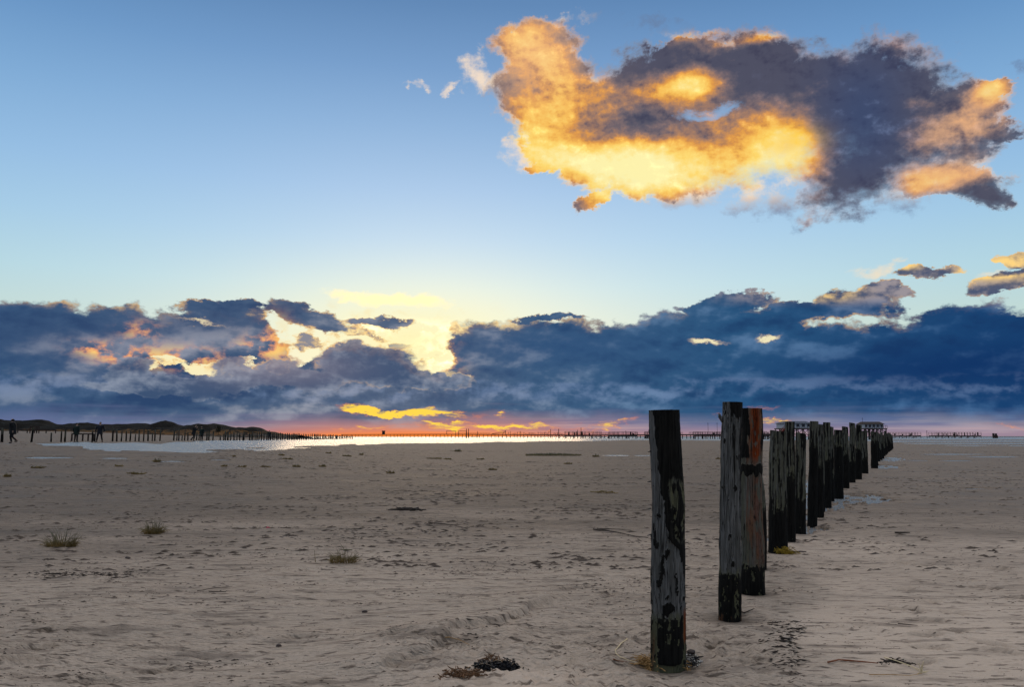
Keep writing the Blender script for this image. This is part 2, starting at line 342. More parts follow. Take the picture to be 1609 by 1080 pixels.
# ------------------------------------------------------------------ helpers
rng = random.Random(7)
_perm = np.random.RandomState(5).permutation(256).astype(np.int32)
_ang = np.random.RandomState(9).rand(256) * 2 * np.pi
_gx, _gy = np.cos(_ang), np.sin(_ang)
def perlin(x, y, seed=0):
    x = np.asarray(x, float) + seed * 17.31; y = np.asarray(y, float) + seed * 9.73
    xi = np.floor(x).astype(np.int64); yi = np.floor(y).astype(np.int64)
    xf, yf = x - xi, y - yi
    u = xf * xf * xf * (xf * (xf * 6 - 15) + 10); v = yf * yf * yf * (yf * (yf * 6 - 15) + 10)
    def g(ix, iy, fx, fy):
        h = _perm[(_perm[ix & 255] + iy) & 255]
        return _gx[h] * fx + _gy[h] * fy
    a = g(xi, yi, xf, yf); b = g(xi + 1, yi, xf - 1, yf)
    c = g(xi, yi + 1, xf, yf - 1); d = g(xi + 1, yi + 1, xf - 1, yf - 1)
    return ((a + (b - a) * u) + ((c + (d - c) * u) - (a + (b - a) * u)) * v) * 1.5
def fbm(x, y, octv=4, seed=0, gain=.5):
    s = 0; amp = 1.0; f = 1.0
    for i in range(octv):
        s = s + perlin(x * f, y * f, seed + i * 3) * amp; amp *= gain; f *= 2.03
    return s
def sstep(x, a, b):
    t = np.clip((np.asarray(x, float) - a) / (b - a), 0, 1); return t * t * (3 - 2 * t)

def tag(o, label=None, cat=None, group=None, kind=None):
    if label: o['label'] = label
    if cat: o['category'] = cat
    if group: o['group'] = group
    if kind: o['kind'] = kind
    return o
def empty(name, loc, rz=0.0):
    o = bpy.data.objects.new(name, None); C.objects.link(o); o.location = loc; o.rotation_euler = (0, 0, rz); o.empty_display_size = .2
    return o
class MB:
    """collects shapes into one mesh"""
    def __init__(s): s.v = []; s.f = []; s.n = 0
    def add(s, v, f):
        s.v.append(np.asarray(v, float)); s.f += [tuple(i + s.n for i in q) for q in f]; s.n += len(v)
    def box(s, x0, x1, y0, y1, z0, z1, M=None):
        v = np.array([(x, y, z) for z in (z0, z1) for x, y in ((x0, y0), (x1, y0), (x1, y1), (x0, y1))], float)
        if M is not None: v = np.array([tuple(M @ Vector(p)) for p in v])
        s.add(v, [(3, 2, 1, 0), (4, 5, 6, 7), (0, 1, 5, 4), (1, 2, 6, 5), (2, 3, 7, 6), (3, 0, 4, 7)])
    def beam(s, a, b, w, h=None):
        h = h or w; a = Vector(a); b = Vector(b); d = (b - a); L = d.length
        if L < 1e-6: return
        M = Matrix.Translation(a) @ d.to_track_quat('X', 'Z').to_matrix().to_4x4()
        s.box(0, L, -w / 2, w / 2, -h / 2, h / 2, M)
    def tube(s, pts, rad, n=6, cap=True):
        pts = [Vector(p) for p in pts]; rad = [rad] * len(pts) if np.isscalar(rad) else rad
        v = []; prev = None
        for i, p in enumerate(pts):
            t = (pts[min(i + 1, len(pts) - 1)] - pts[max(i - 1, 0)]).normalized()
            if prev is None: u = t.orthogonal().normalized()
            else: u = (prev - t * prev.dot(t)); u = u.normalized() if u.length > 1e-5 else t.orthogonal().normalized()
            prev = u; w = t.cross(u)
            for k in range(n):
                a = 2 * math.pi * k / n; v.append(p + (u * math.cos(a) + w * math.sin(a)) * rad[i])
        f = [(i * n + k, i * n + (k + 1) % n, (i + 1) * n + (k + 1) % n, (i + 1) * n + k) for i in range(len(pts) - 1) for k in range(n)]
        if cap: f += [tuple(range(n - 1, -1, -1)), tuple(range((len(pts) - 1) * n, len(pts) * n))]
        s.add([tuple(q) for q in v], f)
    def build(s, name, mat, parent=None, smooth=False):
        me = bpy.data.meshes.new(name); me.from_pydata(np.concatenate(s.v).tolist(), [], s.f)
        o = bpy.data.objects.new(name, me); C.objects.link(o)
        if mat: me.materials.append(mat)
        if smooth: me.shade_smooth()
        if parent: o.parent = parent
        return o
def copy_tree(o, parent=None):
    c = o.copy(); C.objects.link(c)
    if parent: c.parent = parent
    for ch in list(o.children): copy_tree(ch, c)
    return c

# ------------------------------------------------------------------ materials
def newmat(name):
    m = bpy.data.materials.new(name); m.use_nodes = True; t = m.node_tree; t.nodes.clear()
    o = t.nodes.new('ShaderNodeOutputMaterial'); p = t.nodes.new('ShaderNodeBsdfPrincipled'); t.links.new(p.outputs[0], o.inputs[0])
    return m, t, p
def nz(t, scale, detail=4, rough=.5, co=None, vscale=None, kind='Object', dist=0.0):
    if co is None:
        tcn = t.nodes.new('ShaderNodeTexCoord'); co = tcn.outputs[kind]
    if vscale:
        mp = t.nodes.new('ShaderNodeMapping'); mp.inputs['Scale'].default_value = vscale; t.links.new(co, mp.inputs[0]); co = mp.outputs[0]
    n = t.nodes.new('ShaderNodeTexNoise'); n.inputs['Scale'].default_value = scale; n.inputs['Detail'].default_value = detail
    n.inputs['Roughness'].default_value = rough; n.inputs['Distortion'].default_value = dist; t.links.new(co, n.inputs['Vector'])
    return n.outputs['Fac']
def rmp(t, x, stops, interp='LINEAR'):
    n = t.nodes.new('ShaderNodeValToRGB'); n.color_ramp.interpolation = interp; t.links.new(x, n.inputs[0])
    while len(n.color_ramp.elements) < len(stops): n.color_ramp.elements.new(.5)
    for e, (p, c) in zip(n.color_ramp.elements, stops):
        e.position = p; e.color = (*c, 1) if not np.isscalar(c) else (c, c, c, 1)
    return n.outputs[0]
def mixr(t, f, a, b, blend='MIX'):
    n = t.nodes.new('ShaderNodeMix'); n.data_type = 'RGBA'; n.blend_type = blend
    for i, v in ((0, f), (6, a), (7, b)):
        if isinstance(v, bpy.types.NodeSocket): t.links.new(v, n.inputs[i])
        elif i == 0: n.inputs[0].default_value = v
        else: n.inputs[i].default_value = (*v, 1)
    return n.outputs[2]
def mth(t, op, a, b=0.0):
    n = t.nodes.new('ShaderNodeMath'); n.operation = op
    for i, v in enumerate((a, b)):
        if isinstance(v, bpy.types.NodeSocket): t.links.new(v, n.inputs[i])
        else: n.inputs[i].default_value = v
    return n.outputs[0]
def bump(t, p, h, strength=.5, dist=.01, prev=None):
    n = t.nodes.new('ShaderNodeBump'); n.inputs['Strength'].default_value = strength; n.inputs['Distance'].default_value = dist
    t.links.new(h, n.inputs['Height'])
    if prev is not None: t.links.new(prev, n.inputs['Normal'])
    t.links.new(n.outputs[0], p.inputs['Normal']); return n.outputs[0]
def attr(t, name):
    n = t.nodes.new('ShaderNodeAttribute'); n.attribute_name = name; return n.outputs['Fac']
def simple(name, c, rough=.8, var=.3, scale=8.0, metallic=0.0, vscale=None, bmp=0.0):
    m, t, p = newmat(name)
    f = nz(t, scale, 4, .6, vscale=vscale)
    a = tuple(x * (1 - var) for x in c); b = tuple(min(1, x * (1 + var)) for x in c)
    t.links.new(rmp(t, f, [(.3, a), (.7, b)]), p.inputs['Base Color']); p.inputs['Roughness'].default_value = rough; p.inputs['Metallic'].default_value = metallic
    p.inputs['Specular IOR Level'].default_value = .3
    if bmp: bump(t, p, f, .6, bmp)
    return m

# ------------------------------------------------------------------ the lie of the beach
def gz(x, y):
    """broad shape of the beach: it climbs gently away from the camera, more towards the dunes on the left"""
    x = np.asarray(x, float); y = np.asarray(y, float)
    D = np.maximum(np.hypot(x, y), .01); fy = np.where(y > 0, y, 0.0) + 1e-3
    a = np.clip(x / np.maximum(np.where(y > 0, y, .3 * D), .3 * D + 1e-3), -3, 3)
    far = sstep(D, 60, 260) * .55
    wl = 1 - sstep(a, -.42, -.06)
    left = sstep(D, 16, 66) * 1.0
    w2 = 1 - sstep(a, -.62, -.30)
    return far * (1 - wl) + left * wl + w2 * sstep(D, 85, 340) * 2.4
def at(px, py, zoff=0.0):
    """where the sight line of a photo pixel meets the beach"""
    u, v, w = ray(px, py)
    lo, hi = 1.5, 4000.0
    ts = np.geomspace(lo, hi, 500); zz = CAMH + ts * (w / v); xx = ts * u / v
    g = gz(xx, ts); k = np.argmax(zz < g)
    if k == 0: k = len(ts) - 1
    t0, t1 = ts[k - 1], ts[k]
    for _ in range(20):
        tm = (t0 + t1) / 2
        if CAMH + tm * w / v < gz(tm * u / v, tm): t1 = tm
        else: t0 = tm
    return t1 * u / v, t1
def rowof(x, y, z): # photo pixel of a point
    c, s = math.cos(PITCH), math.sin(PITCH); dz_ = z - CAMH
    d = y * c + dz_ * s; v = -y * s + dz_ * c
    return 804.5 + F * x / d, 540 - F * v / d

# water lies where this is positive (shallow pools and the flooded flat further out)
POOLS = [(1335, 784, 66, 9), (1290, 797, 44, 6), (1272, 775, 14, 22), (1392, 734, 24, 3), (1400, 722, 20, 3.5), (1262, 832, 22, 7), (1288, 832, 16, 3), (1262, 812, 12, 5), (1212, 846, 9, 4),
         (75, 719, 40, 1.5), (180, 720, 20, 1.2), (265, 725, 28, 1.3), (345, 723, 20, 1.2), (968, 716, 22, 1.3), (1010, 716, 14, 1), (470, 704, 22, .8),
         (1500, 714, 60, 1.0), (1560, 718, 40, 1.0), (1440, 724, 22, 1.0), (1535, 768, 30, 1.6), (1500, 724, 30, .8)]
def water_mask(x, y):
    z = gz(x, y); c, s = math.cos(PITCH), math.sin(PITCH); dz_ = z - CAMH
    d = np.maximum(y * c + dz_ * s, .5); px = 804.5 + F * x / d; py = 540 - F * (-y * s + dz_ * c) / d
    D = np.hypot(x, y)
    wob = fbm(px / 95.0, py / 7.0, 4, 3)
    Lb = np.interp(px, [-200, 0, 60, 100, 180, 300, 420, 470, 560, 640, 700, 800, 860, 960, 1090, 1280, 1400, 1480, 1609, 1800],
                       [696, 698, 700.5, 704.5, 709.5, 710.5, 705.5, 703, 700, 697, 695.6, 694.6, 693.6, 692.6, 692, 692, 696, 699, 702, 703])
    Ub = np.interp(px, [-200, 0, 100, 200, 300, 400, 480, 560, 640, 1609], [697, 697, 697, 696, 694, 691, 689.5, 688.3, 686.5, 686.5])
    m = np.minimum(Lb - py, (py - Ub) * 2.0) / 3.0 + wob * np.where(px < 640, 1.05, .6)
    m = m + np.where(px < 560, fbm(px / 75.0, py / 1.7, 3, 13) * .9 - .1, 0)
    m = np.where((px > 1380), np.minimum(m + .25, np.sin((py - 689.6) * 1.75 + wob * .6 + .4) * .8 + .25), m)
    m = np.where((py < 691.5) & (px > 560), 1.0, m)
    for (cx, cy, rx, ry) in POOLS:
        q = 1 - ((px - cx) / rx) ** 2 - ((py - cy) / ry) ** 2
        k = q > -1.5
        if k.any():
            scx = rx / 3.2 if ry > 2 else rx / 1.2
            brk = fbm(px[k] / max(scx, 3) , py[k] / (1.5 if ry > 2 else 4), 3, int(cx) % 50)
            m[k] = np.maximum(m[k], np.minimum(q[k], .5) * .8 + brk * (.9 if ry > 2 else .3) + (.05 if ry > 2 else 0))
    m = np.where((D < 11.8) | (y < 8), -1, m)
    return np.clip(m, -1, 1)

# footprints: x, y, heading, size
FOOT = []
for px, py, a in [(1438, 958, 2.6), (1465, 972, 2.8), (1552, 1008, 2.2), (1575, 1022, 2.4), (1500, 963, 2.9), (1420, 925, .4), (1460, 944, .3), (1415, 956, .2), (1545, 922, 2.8), (1600, 938, 2.7), (1484, 900, 2.9),
                  (1512, 910, 2.7), (1520, 875, 3.0), (1395, 868, .3), (1420, 882, .4), (1450, 886, .2), (1380, 852, .3), (1568, 893, .1), (1240, 880, 3.0), (1280, 885, 2.8), (1230, 900, .2),
                  (1455, 996, .2), (1500, 990, .1), (1440, 1040, .3), (1462, 1015, .1), (30, 1040, .3), (60, 1020, .3), (80, 990, .2), (150, 1068, .2), (255, 1050, .3), (370, 1000, .2), (470, 1000, .3), (620, 1010, .3),
                  (1105, 905, .5), (1092, 885, .4), (1118, 1015, .6), (1140, 1030, 2.7), (1180, 1045, .2), (1165, 880, .2), (965, 935, .3), (900, 925, .5), (930, 905, .3), (870, 905, .3), (1005, 905, 2.9), (985, 885, .3), (1090, 935, .5), (1110, 950, 2.6)]:
    x_, y_ = at(px, py); FOOT.append((x_, y_, a, .30))
SCARP = [at(*q) for q in ((610, 1062), (628, 1047), (664, 1032), (690, 1020), (715, 1012), (742, 993), (772, 984), (800, 972), (825, 958), (850, 948), (884, 942), (925, 930))]
SCARP2 = [at(*q) for q in ((1262, 1074), (1250, 1050), (1255, 1025), (1238, 1010), (1250, 995), (1300, 984), (1350, 984), (1405, 992), (1450, 1008), (1490, 1016))]

def polydist(x, y, poly):
    """signed distance to a polyline (+ on its left) and the fraction run along it"""
    best = np.full(x.shape, 1e9); sg = np.zeros(x.shape); fr = np.zeros(x.shape)
    n = len(poly) - 1
    for i in range(n):
        ax, ay = poly[i]; bx, by = poly[i + 1]; ex, ey = bx - ax, by - ay; L2 = ex * ex + ey * ey
        t = np.clip(((x - ax) * ex + (y - ay) * ey) / L2, 0, 1)
        ddx, ddy = x - ax - t * ex, y - ay - t * ey; d = np.hypot(ddx, ddy); k = d < best
        best = np.where(k, d, best); sg = np.where(k, np.sign(ex * ddy - ey * ddx), sg); fr = np.where(k, (i + t) / n, fr)
    return best * sg, fr

def smoothmask(x, y):
    # wind-smoothed or wave-washed sand: the lobe below the ledge and the flat on the right
    x = np.asarray(x, float); y = np.asarray(y, float)
    s = np.exp(-((x - .05) / .62) ** 2 - ((y - 4.85) / .45) ** 2) + sstep(x - .32 * y + fbm(x / 1.5, y / 1.5, 2, 88) * .35, .0, .6) * .85
    return np.clip(s, 0, 1)
def relief(x, y, cell):
    """wind ripples, lobes, scarps and footprints; everything finer than the mesh cell fades out"""
    def amp(l): return sstep(l / np.maximum(cell, 1e-4), 2.2, 5.0)
    D = np.hypot(x, y)
    S = smoothmask(x, y)
    h = fbm(x / 3.4, y / 2.6, 3, 1) * .022 * amp(2.0)
    h = h + fbm(x / 24, y / 17, 3, 21) * .05 * sstep(D, 20, 70)
    h = h + fbm(x / 1.1 + 5, y / .5, 4, 2) * .020 * amp(.5) * (1 - .6 * S)
    # ripples: ragged, short-crested, slanting away to the right
    ca, sa_ = math.cos(.62), math.sin(.62); p = x * ca + y * sa_; q = -x * sa_ + y * ca
    w1 = fbm(x / .5, y / .5, 2, 30); patch = sstep(fbm(x / 2.2, y / 1.8, 2, 33), -.55, .35)
    rp = perlin(p / .55 + w1 * .25, q / .13 + w1 * .6, 41); rp2 = perlin(p / .22, q / .06 + w1 * .5, 42)
    h = h + (1 - np.abs(rp)) ** 2 * .026 * patch * amp(.13) * (1 - .9 * S) + rp2 * .006 * amp(.06) * (1 - .8 * S)
    rp3 = perlin(p / .30 + w1 * .2, q / .075 + w1 * .45, 47); h = h + (1 - np.abs(rp3)) ** 3 * .024 * amp(.075) * (1 - sstep(x, -.3, .9)) * sstep(fbm(x / 1.6, y / 1.3, 2, 49), -.8, .3)
    h = h + .05 * np.exp(-((x + .45) / .75) ** 2 - ((y - 5.9) / .65) ** 2)
    # scarp in the foreground: a thin ledge of firmer sand, scalloped by the wind
    k = (D < 9.5) & (y > 2)
    if k.any():
        xs, ys = x[k], y[k]
        d, fr = polydist(xs, ys, SCARP); env = sstep(fr, 0.0, .06) * (1 - sstep(fr, .82, 1.0))
        d = d + fbm(xs / .42, ys / .42, 2, 51) * .10 + fbm(xs / .09, ys / .09, 2, 53) * .012
        hk = env * .048 * (sstep(d, -.012, .03) * (1 - sstep(d, .02, .8)) - .35 * np.exp(-((d + .07) / .07) ** 2))
        d2, f2 = polydist(xs, ys, SCARP2); e2 = sstep(f2, 0, .04) * (1 - sstep(f2, .6, 1.0)); d2 = d2 + fbm(xs / .12, ys / .12, 3, 52) * .06
        hk = hk + e2 * .022 * (sstep(d2, -.01, .03) * (1 - sstep(d2, .03, .5)))
        h[k] = h[k] + hk
    # lumps of sand gathered round the first posts
    for (cx, cy, r, a) in MOUNDS:
        k = np.hypot(x - cx, y - cy) < r * 2.2
        if k.any():
            xs, ys = x[k], y[k]; rr = np.hypot(xs - cx, ys - cy) / r
            lobes = (1 - np.abs(fbm(xs / .21, ys / .15, 3, 61))) ** 2
            h[k] = h[k] + a * np.exp(-rr ** 2) * (.2 + 1.15 * lobes) - a * .9 * np.exp(-(rr / .35) ** 2)
    h = h - .018 * (1 - sstep(D, 8, 14))
    for (cx, cy) in [(q[0], q[1]) for q in POSTS[:8]]:
        dd = np.hypot(x - cx, y - cy); h = h * (1 - .95 * np.exp(-(dd / .30) ** 2)) - .016 * np.exp(-(dd / .17) ** 2) + .014 * np.exp(-((dd - .38) / .11) ** 2)
    for (fx, fy_, a, L) in FOOT:
        k = (np.abs(x - fx) < .4) & (np.abs(y - fy_) < .4)
        if k.any():
            xs, ys = x[k] - fx, y[k] - fy_; u = xs * math.cos(a) + ys * math.sin(a); v = -xs * math.sin(a) + ys * math.cos(a)
            u = u + perlin(xs / .08, ys / .08, 70) * .025
            r2 = (u / (L * .5)) ** 2 + (v / (.055 + .014 * np.cos(u / L * 6))) ** 2
            h[k] = h[k] - .042 * np.exp(-np.maximum(r2, .0) ** 1.6) + .014 * np.exp(-((np.sqrt(r2) - 1.25) / .28) ** 2) + .004 * np.sin(u / .013) * np.exp(-r2 ** 2)
    return h
# ------------------------------------------------------------------ posts of the right-hand row: photo x of foot, foot y, top y, width, lean (px, top minus foot)
ROW = [(1048, 1050, 645, 49, -3), (1147, 972, 632, 31, 3), (1183, 932, 642, 33, -3), (1199, 893, 790, 9, -6), (1222, 867, 678, 26, 0), (1241.5, 850, 663, 14.5, 0), (1257, 838, 681, 16, 1),
       (1276, 826, 662, 13, 3), (1287, 812, 667, 12.5, -1), (1291, 804, 690, 9, 0), (1300, 796, 664, 11, -1), (1307, 786, 671, 7, -1), (1318, 782, 676, 13, -1), (1329, 767, 671, 9.5, -1),
       (1339, 758, 665, 9, 0), (1349, 754, 668, 9, 0), (1359, 745, 677, 9, -1), (1374, 737, 679, 9.5, -1)]
def standing(px, pb, pt, lean):
    # foot on the beach, top of the same upright seen at another photo pixel: foot x, y and the top's offset and height
    x, y = at(px, pb); u, v, w = ray(px + lean, pt); k = y / v
    return x, y, u * k - x, CAMH + w * k - float(gz(x, y))
POSTS = [(*standing(a, b, c, l), w) for a, b, c, w, l in ROW]
MOUNDS = [(POSTS[0][0] - .15, POSTS[0][1] + .25, .75, .030), (POSTS[0][0] + .35, POSTS[0][1] + .5, .6, .026), (POSTS[1][0] - .2, POSTS[1][1] + .1, .6, .022), (POSTS[2][0], POSTS[2][1], .45, .018),
          (POSTS[4][0], POSTS[4][1], .5, .015), (.0, 4.75, .6, .02), (.55, 4.6, .5, .03), (-.35, 5.5, .55, .03)]

# ------------------------------------------------------------------ ground: one sheet out to the horizon
angs = np.radians(np.concatenate([np.linspace(-180, -52, 40, endpoint=False), np.linspace(-52, -38, 60, endpoint=False), np.linspace(-38, 38, 980, endpoint=False), np.linspace(38, 52, 60, endpoint=False), np.linspace(52, 180, 40, endpoint=False)]))
rad = np.concatenate([np.geomspace(.25, 3.4, 24, endpoint=False), np.geomspace(3.4, 60, 640, endpoint=False), np.geomspace(60, 500, 260, endpoint=False), np.geomspace(500, 12000, 40)])
nA, nR = len(angs), len(rad)
RR, AA = np.meshgrid(rad, angs, indexing='ij'); X = RR * np.sin(AA); Y = RR * np.cos(AA)
cellr = np.gradient(rad)[:, None] * np.ones((1, nA)); cella = RR * np.gradient(angs)[None, :]
cell = np.maximum(np.minimum(cellr, 1e9), cella); cell = np.where(np.abs(AA) > R(40), np.maximum(cell, .5), np.maximum(cellr, RR * .0014))
BASE = gz(X, Y)
WM = water_mask(X, Y)
Z = BASE + relief(X.copy(), Y.copy(), cell)
Z = np.where(WM > 0, np.minimum(Z, BASE - .05 - .10 * np.minimum(WM * 3, 1)), Z)
Z = np.where((WM <= 0) & (RR > 11.0), np.clip(Z, BASE - .02, BASE + np.where(WM > -.3, .015, 1.0)) , Z)
Z = np.where(RR > 420, BASE - .12 , Z)
Z = Z - sstep(RR, 1500, 12000) * 3.0
verts = np.stack([X, Y, Z], -1).reshape(-1, 3); verts = np.vstack([verts, [[0, 0, float(gz(0., .1))]]])
i = np.arange(nR - 1)[:, None] * nA; j = np.arange(nA)[None, :]; j2 = (j + 1) % nA
quads = np.stack([i + j, i + nA + j, i + nA + j2, i + j2], -1).reshape(-1, 4)
tris = np.array([(nR * nA, k, (k + 1) % nA) for k in range(nA)])
def fastmesh(name, v, quads, tris=None):
    me = bpy.data.meshes.new(name); me.vertices.add(len(v)); me.vertices.foreach_set('co', np.asarray(v, np.float32).ravel())
    nq = len(quads); nt = 0 if tris is None else len(tris)
    me.loops.add(nq * 4 + nt * 3); me.polygons.add(nq + nt)
    li = quads.ravel() if tris is None else np.concatenate([quads.ravel(), tris.ravel()])
    me.loops.foreach_set('vertex_index', li.astype(np.int32))
    ls = np.concatenate([np.arange(nq) * 4, nq * 4 + np.arange(nt) * 3]); me.polygons.foreach_set('loop_start', ls.astype(np.int32))
    me.update(calc_edges=True); me.shade_smooth(); return me
def setattr_f(me, name, a):
    at_ = me.attributes.new(name, 'FLOAT', 'POINT'); at_.data.foreach_set('value', np.asarray(a, np.float32).ravel())
gm = fastmesh('sand', verts, quads[:, ::-1], tris[:, ::-1])
# damp sand: round the pools and in a broad band before the flooded flat
damp = np.clip(sstep(WM, -1.0, .1) * .9 * (RR > 12) , 0, 1)
damp = np.maximum(damp, sstep(RR + fbm(X / 5, Y / 2.5, 3, 77) * 3, 4.5, 20) * .85)
damp = np.clip(damp + fbm(X / 2.3, Y / 1.1, 3, 78) * .12 * sstep(RR, 5, 12), 0, 1)
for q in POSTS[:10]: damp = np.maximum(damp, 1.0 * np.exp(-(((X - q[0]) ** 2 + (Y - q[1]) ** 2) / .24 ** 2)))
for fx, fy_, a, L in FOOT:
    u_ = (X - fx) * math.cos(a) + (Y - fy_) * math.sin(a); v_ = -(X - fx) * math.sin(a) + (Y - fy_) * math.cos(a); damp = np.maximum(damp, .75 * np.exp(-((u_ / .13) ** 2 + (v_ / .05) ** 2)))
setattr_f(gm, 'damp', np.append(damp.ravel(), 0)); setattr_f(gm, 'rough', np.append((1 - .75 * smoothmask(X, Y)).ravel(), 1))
m, t, p = newmat('sand')
tcn = t.nodes.new('ShaderNodeTexCoord'); co = tcn.outputs['Object']
big_ = nz(t, .9, 5, .6, co, (.45, 1, 1)); sml = nz(t, 55, 4, .65, co); grn = nz(t, 420, 2, .7, co)
drk = nz(t, 1.0, 5, .62, co, (1.1, 5.5, 1)); drk2 = nz(t, 1.0, 6, .6, co, (5, 17, 1)); wide = nz(t, 1.0, 4, .55, co, (.10, .55, 1))
c = rmp(t, big_, [(.3, (.36, .305, .262)), (.7, (.44, .38, .33))])
c = mixr(t, .35, c, rmp(t, sml, [(.3, (.26, .22, .185)), (.7, (.55, .485, .43))]))
c = mixr(t, .5, c, rmp(t, grn, [(.25, (.20, .165, .14)), (.5, (.42, .36, .31)), (.8, (.62, .56, .50))]))
da = attr(t, 'damp')
c = mixr(t, 1.0, c, (1.24, 1.16, 1.07), 'MULTIPLY')
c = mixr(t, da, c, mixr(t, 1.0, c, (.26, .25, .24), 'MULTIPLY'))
st = rmp(t, drk, [(.53, 0.0), (.64, 1.0)]); st2 = rmp(t, drk2, [(.56, 0.0), (.62, 1.0)]); st3 = rmp(t, wide, [(.52, 0.0), (.68, 1.0)])
c = mixr(t, mth(t, 'MULTIPLY', st, .5), c, (.085, .066, .052))
c = mixr(t, mth(t, 'MULTIPLY', st2, .75), c, (.075, .055, .042))
c = mixr(t, mth(t, 'MULTIPLY', mth(t, 'MULTIPLY', st3, da), .45), c, (.10, .086, .075))
vr = t.nodes.new('ShaderNodeTexVoronoi'); vr.inputs['Scale'].default_value = 8.0; t.links.new(co, vr.inputs['Vector'])
shell = rmp(t, vr.outputs['Distance'], [(.0, 1.0), (.045, 0.0)], 'CONSTANT')
vn = nz(t, 3.0, 2, .5, co); shell = mth(t, 'MULTIPLY', rmp(t, vr.outputs['Distance'], [(.03, 1.0), (.05, 0.0)]), rmp(t, vn, [(.55, 0.0), (.6, 1.0)]))
c = mixr(t, mth(t, 'MULTIPLY', shell, .8), c, (.72, .68, .62))
t.links.new(c, p.inputs['Base Color'])
t.links.new(rmp(t, da, [(.0, .95), (.8, .80), (1.0, .55)]), p.inputs['Roughness']); p.inputs['Specular IOR Level'].default_value = .15
hh = mth(t, 'ADD', mth(t, 'MULTIPLY', nz(t, 1.0, 5, .6, co, (9, 24, 9)), 1.0), mth(t, 'MULTIPLY', nz(t, 90, 4, .7, co), .30))
b1 = bump(t, p, mth(t, 'MULTIPLY', hh, attr(t, 'rough')), 1.0, .060)
bump(t, p, mth(t, 'MULTIPLY', nz(t, 1.0, 4, .6, co, (1.6, 5.0, 1)), attr(t, 'rough')), 1.0, .16, b1)
gm.materials.append(m)
go = bpy.data.objects.new('ground', gm); C.objects.link(go); tag(go, 'pale rippled beach sand, damp and darker further out', kind='structure')
MAT_SAND = m

def groundz(x, y, cell_=.03):
    xa = np.array([float(x)]); ya = np.array([float(y)])
    return float(gz(xa, ya)[0] + relief(xa, ya, np.array([max(cell_, math.hypot(x, y) * .004)]))[0])

at_flat = at
def at(px, py):                    # as above but meeting the small relief too
    x, y = at_flat(px, py)
    if y > 14: return x, y
    u, v, w = ray(px, py); z = groundz(x, y)
    for _ in range(6):
        k = (CAMH - z) / -w; x, y = u * k, v * k; z = .5 * z + .5 * groundz(x, y)
    return x, y
# ------------------------------------------------------------------ water: shallow sheet over the flat
wr = np.concatenate([np.geomspace(11.5, 500, 150, endpoint=False), np.geomspace(500, 12000, 30)]); wa = np.radians(np.linspace(-60, 60, 161))
WR, WA = np.meshgrid(wr, wa, indexing='ij'); wx, wy = WR * np.sin(WA), WR * np.cos(WA)
wz = gz(wx, wy) - .035 - sstep(WR, 1500, 12000) * 3.0
i = np.arange(len(wr) - 1)[:, None] * len(wa); j = np.arange(len(wa) - 1)[None, :]
wq = np.stack([i + j, i + j + 1, i + len(wa) + j + 1, i + len(wa) + j], -1).reshape(-1, 4)
wmesh = fastmesh('water', np.stack([wx, wy, wz], -1).reshape(-1, 3), wq)
m, t, p = newmat('water')
tcn = t.nodes.new('ShaderNodeTexCoord'); co = tcn.outputs['Object']
p.inputs['Base Color'].default_value = (.20, .22, .24, 1); p.inputs['Roughness'].default_value = .26; p.inputs['IOR'].default_value = 1.33; p.inputs['Specular IOR Level'].default_value = .5
b0 = bump(t, p, nz(t, 1.0, 3, .6, co, (14, 30, 1)), 1.0, .05)
b1 = bump(t, p, nz(t, 1.0, 4, .6, co, (3, 9, 1)), 1.0, .14, b0)
bump(t, p, nz(t, 1.0, 3, .5, co, (.35, 1.3, 1)), .6, .35, b1)
wmesh.materials.append(m); wo = bpy.data.objects.new('water', wmesh); C.objects.link(wo); tag(wo, 'shallow pale water lying over the flat beach', kind='structure')

# ------------------------------------------------------------------ low spit of land on the horizon and the dunes on the left
def ridge(name, D, pts, foot, depth, mat, rough_h, seed, step=1.5, label=None):
    """a range of hills: crest heights from photo pixels at distance D, real depth behind and in front"""
    xs = np.arange((pts[0][0] - 804.5) / F * D, (pts[-1][0] - 804.5) / F * D, step); ns_ = 26
    crest = np.interp(xs * F / D + 804.5, [q[0] for q in pts], [q[1] for q in pts])
    ch = np.array([CAMH + (686.5 - c_) / F * D for c_ in crest])
    V = []
    for k in range(ns_):
        s_ = k / (ns_ - 1); prof_ = math.sin(min(s_ / .55, 1) * math.pi / 2) ** 1.3 if s_ < .55 else math.cos((s_ - .55) / .45 * math.pi / 2)
        yy = D - depth * .55 + depth * s_ + fbm(xs / 30, xs * 0 + s_ * 3, 2, seed) * depth * .05
        b = gz(xs, yy) + foot
        wob_ = (fbm(xs / 14, yy / 14, 4, seed + 4)) * rough_h * min(prof_ * 2, 1)
        V.append(np.stack([xs, yy, b - .6 + (ch - b + .6) * prof_ + wob_], -1))
    V = np.concatenate(V); n = len(xs)
    i = np.arange(ns_ - 1)[:, None] * n; j = np.arange(n - 1)[None, :]
    me = fastmesh(name, V, np.stack([i + j, i + j + 1, i + n + j + 1, i + n + j], -1).reshape(-1, 4))
    me.materials.append(mat); o = bpy.data.objects.new(name, me); C.objects.link(o); tag(o, label, kind='structure'); return o
m, t, p = newmat('dune')
tcn = t.nodes.new('ShaderNodeTexCoord'); co = tcn.outputs['Object']; sx = t.nodes.new('ShaderNodeSeparateXYZ'); t.links.new(co, sx.inputs[0])
f1 = nz(t, .16, 5, .65, co, (1, .6, 1.6)); hgt = mth(t, 'ADD', mth(t, 'MULTIPLY', sx.outputs[2], .13), mth(t, 'MULTIPLY', f1, .9))
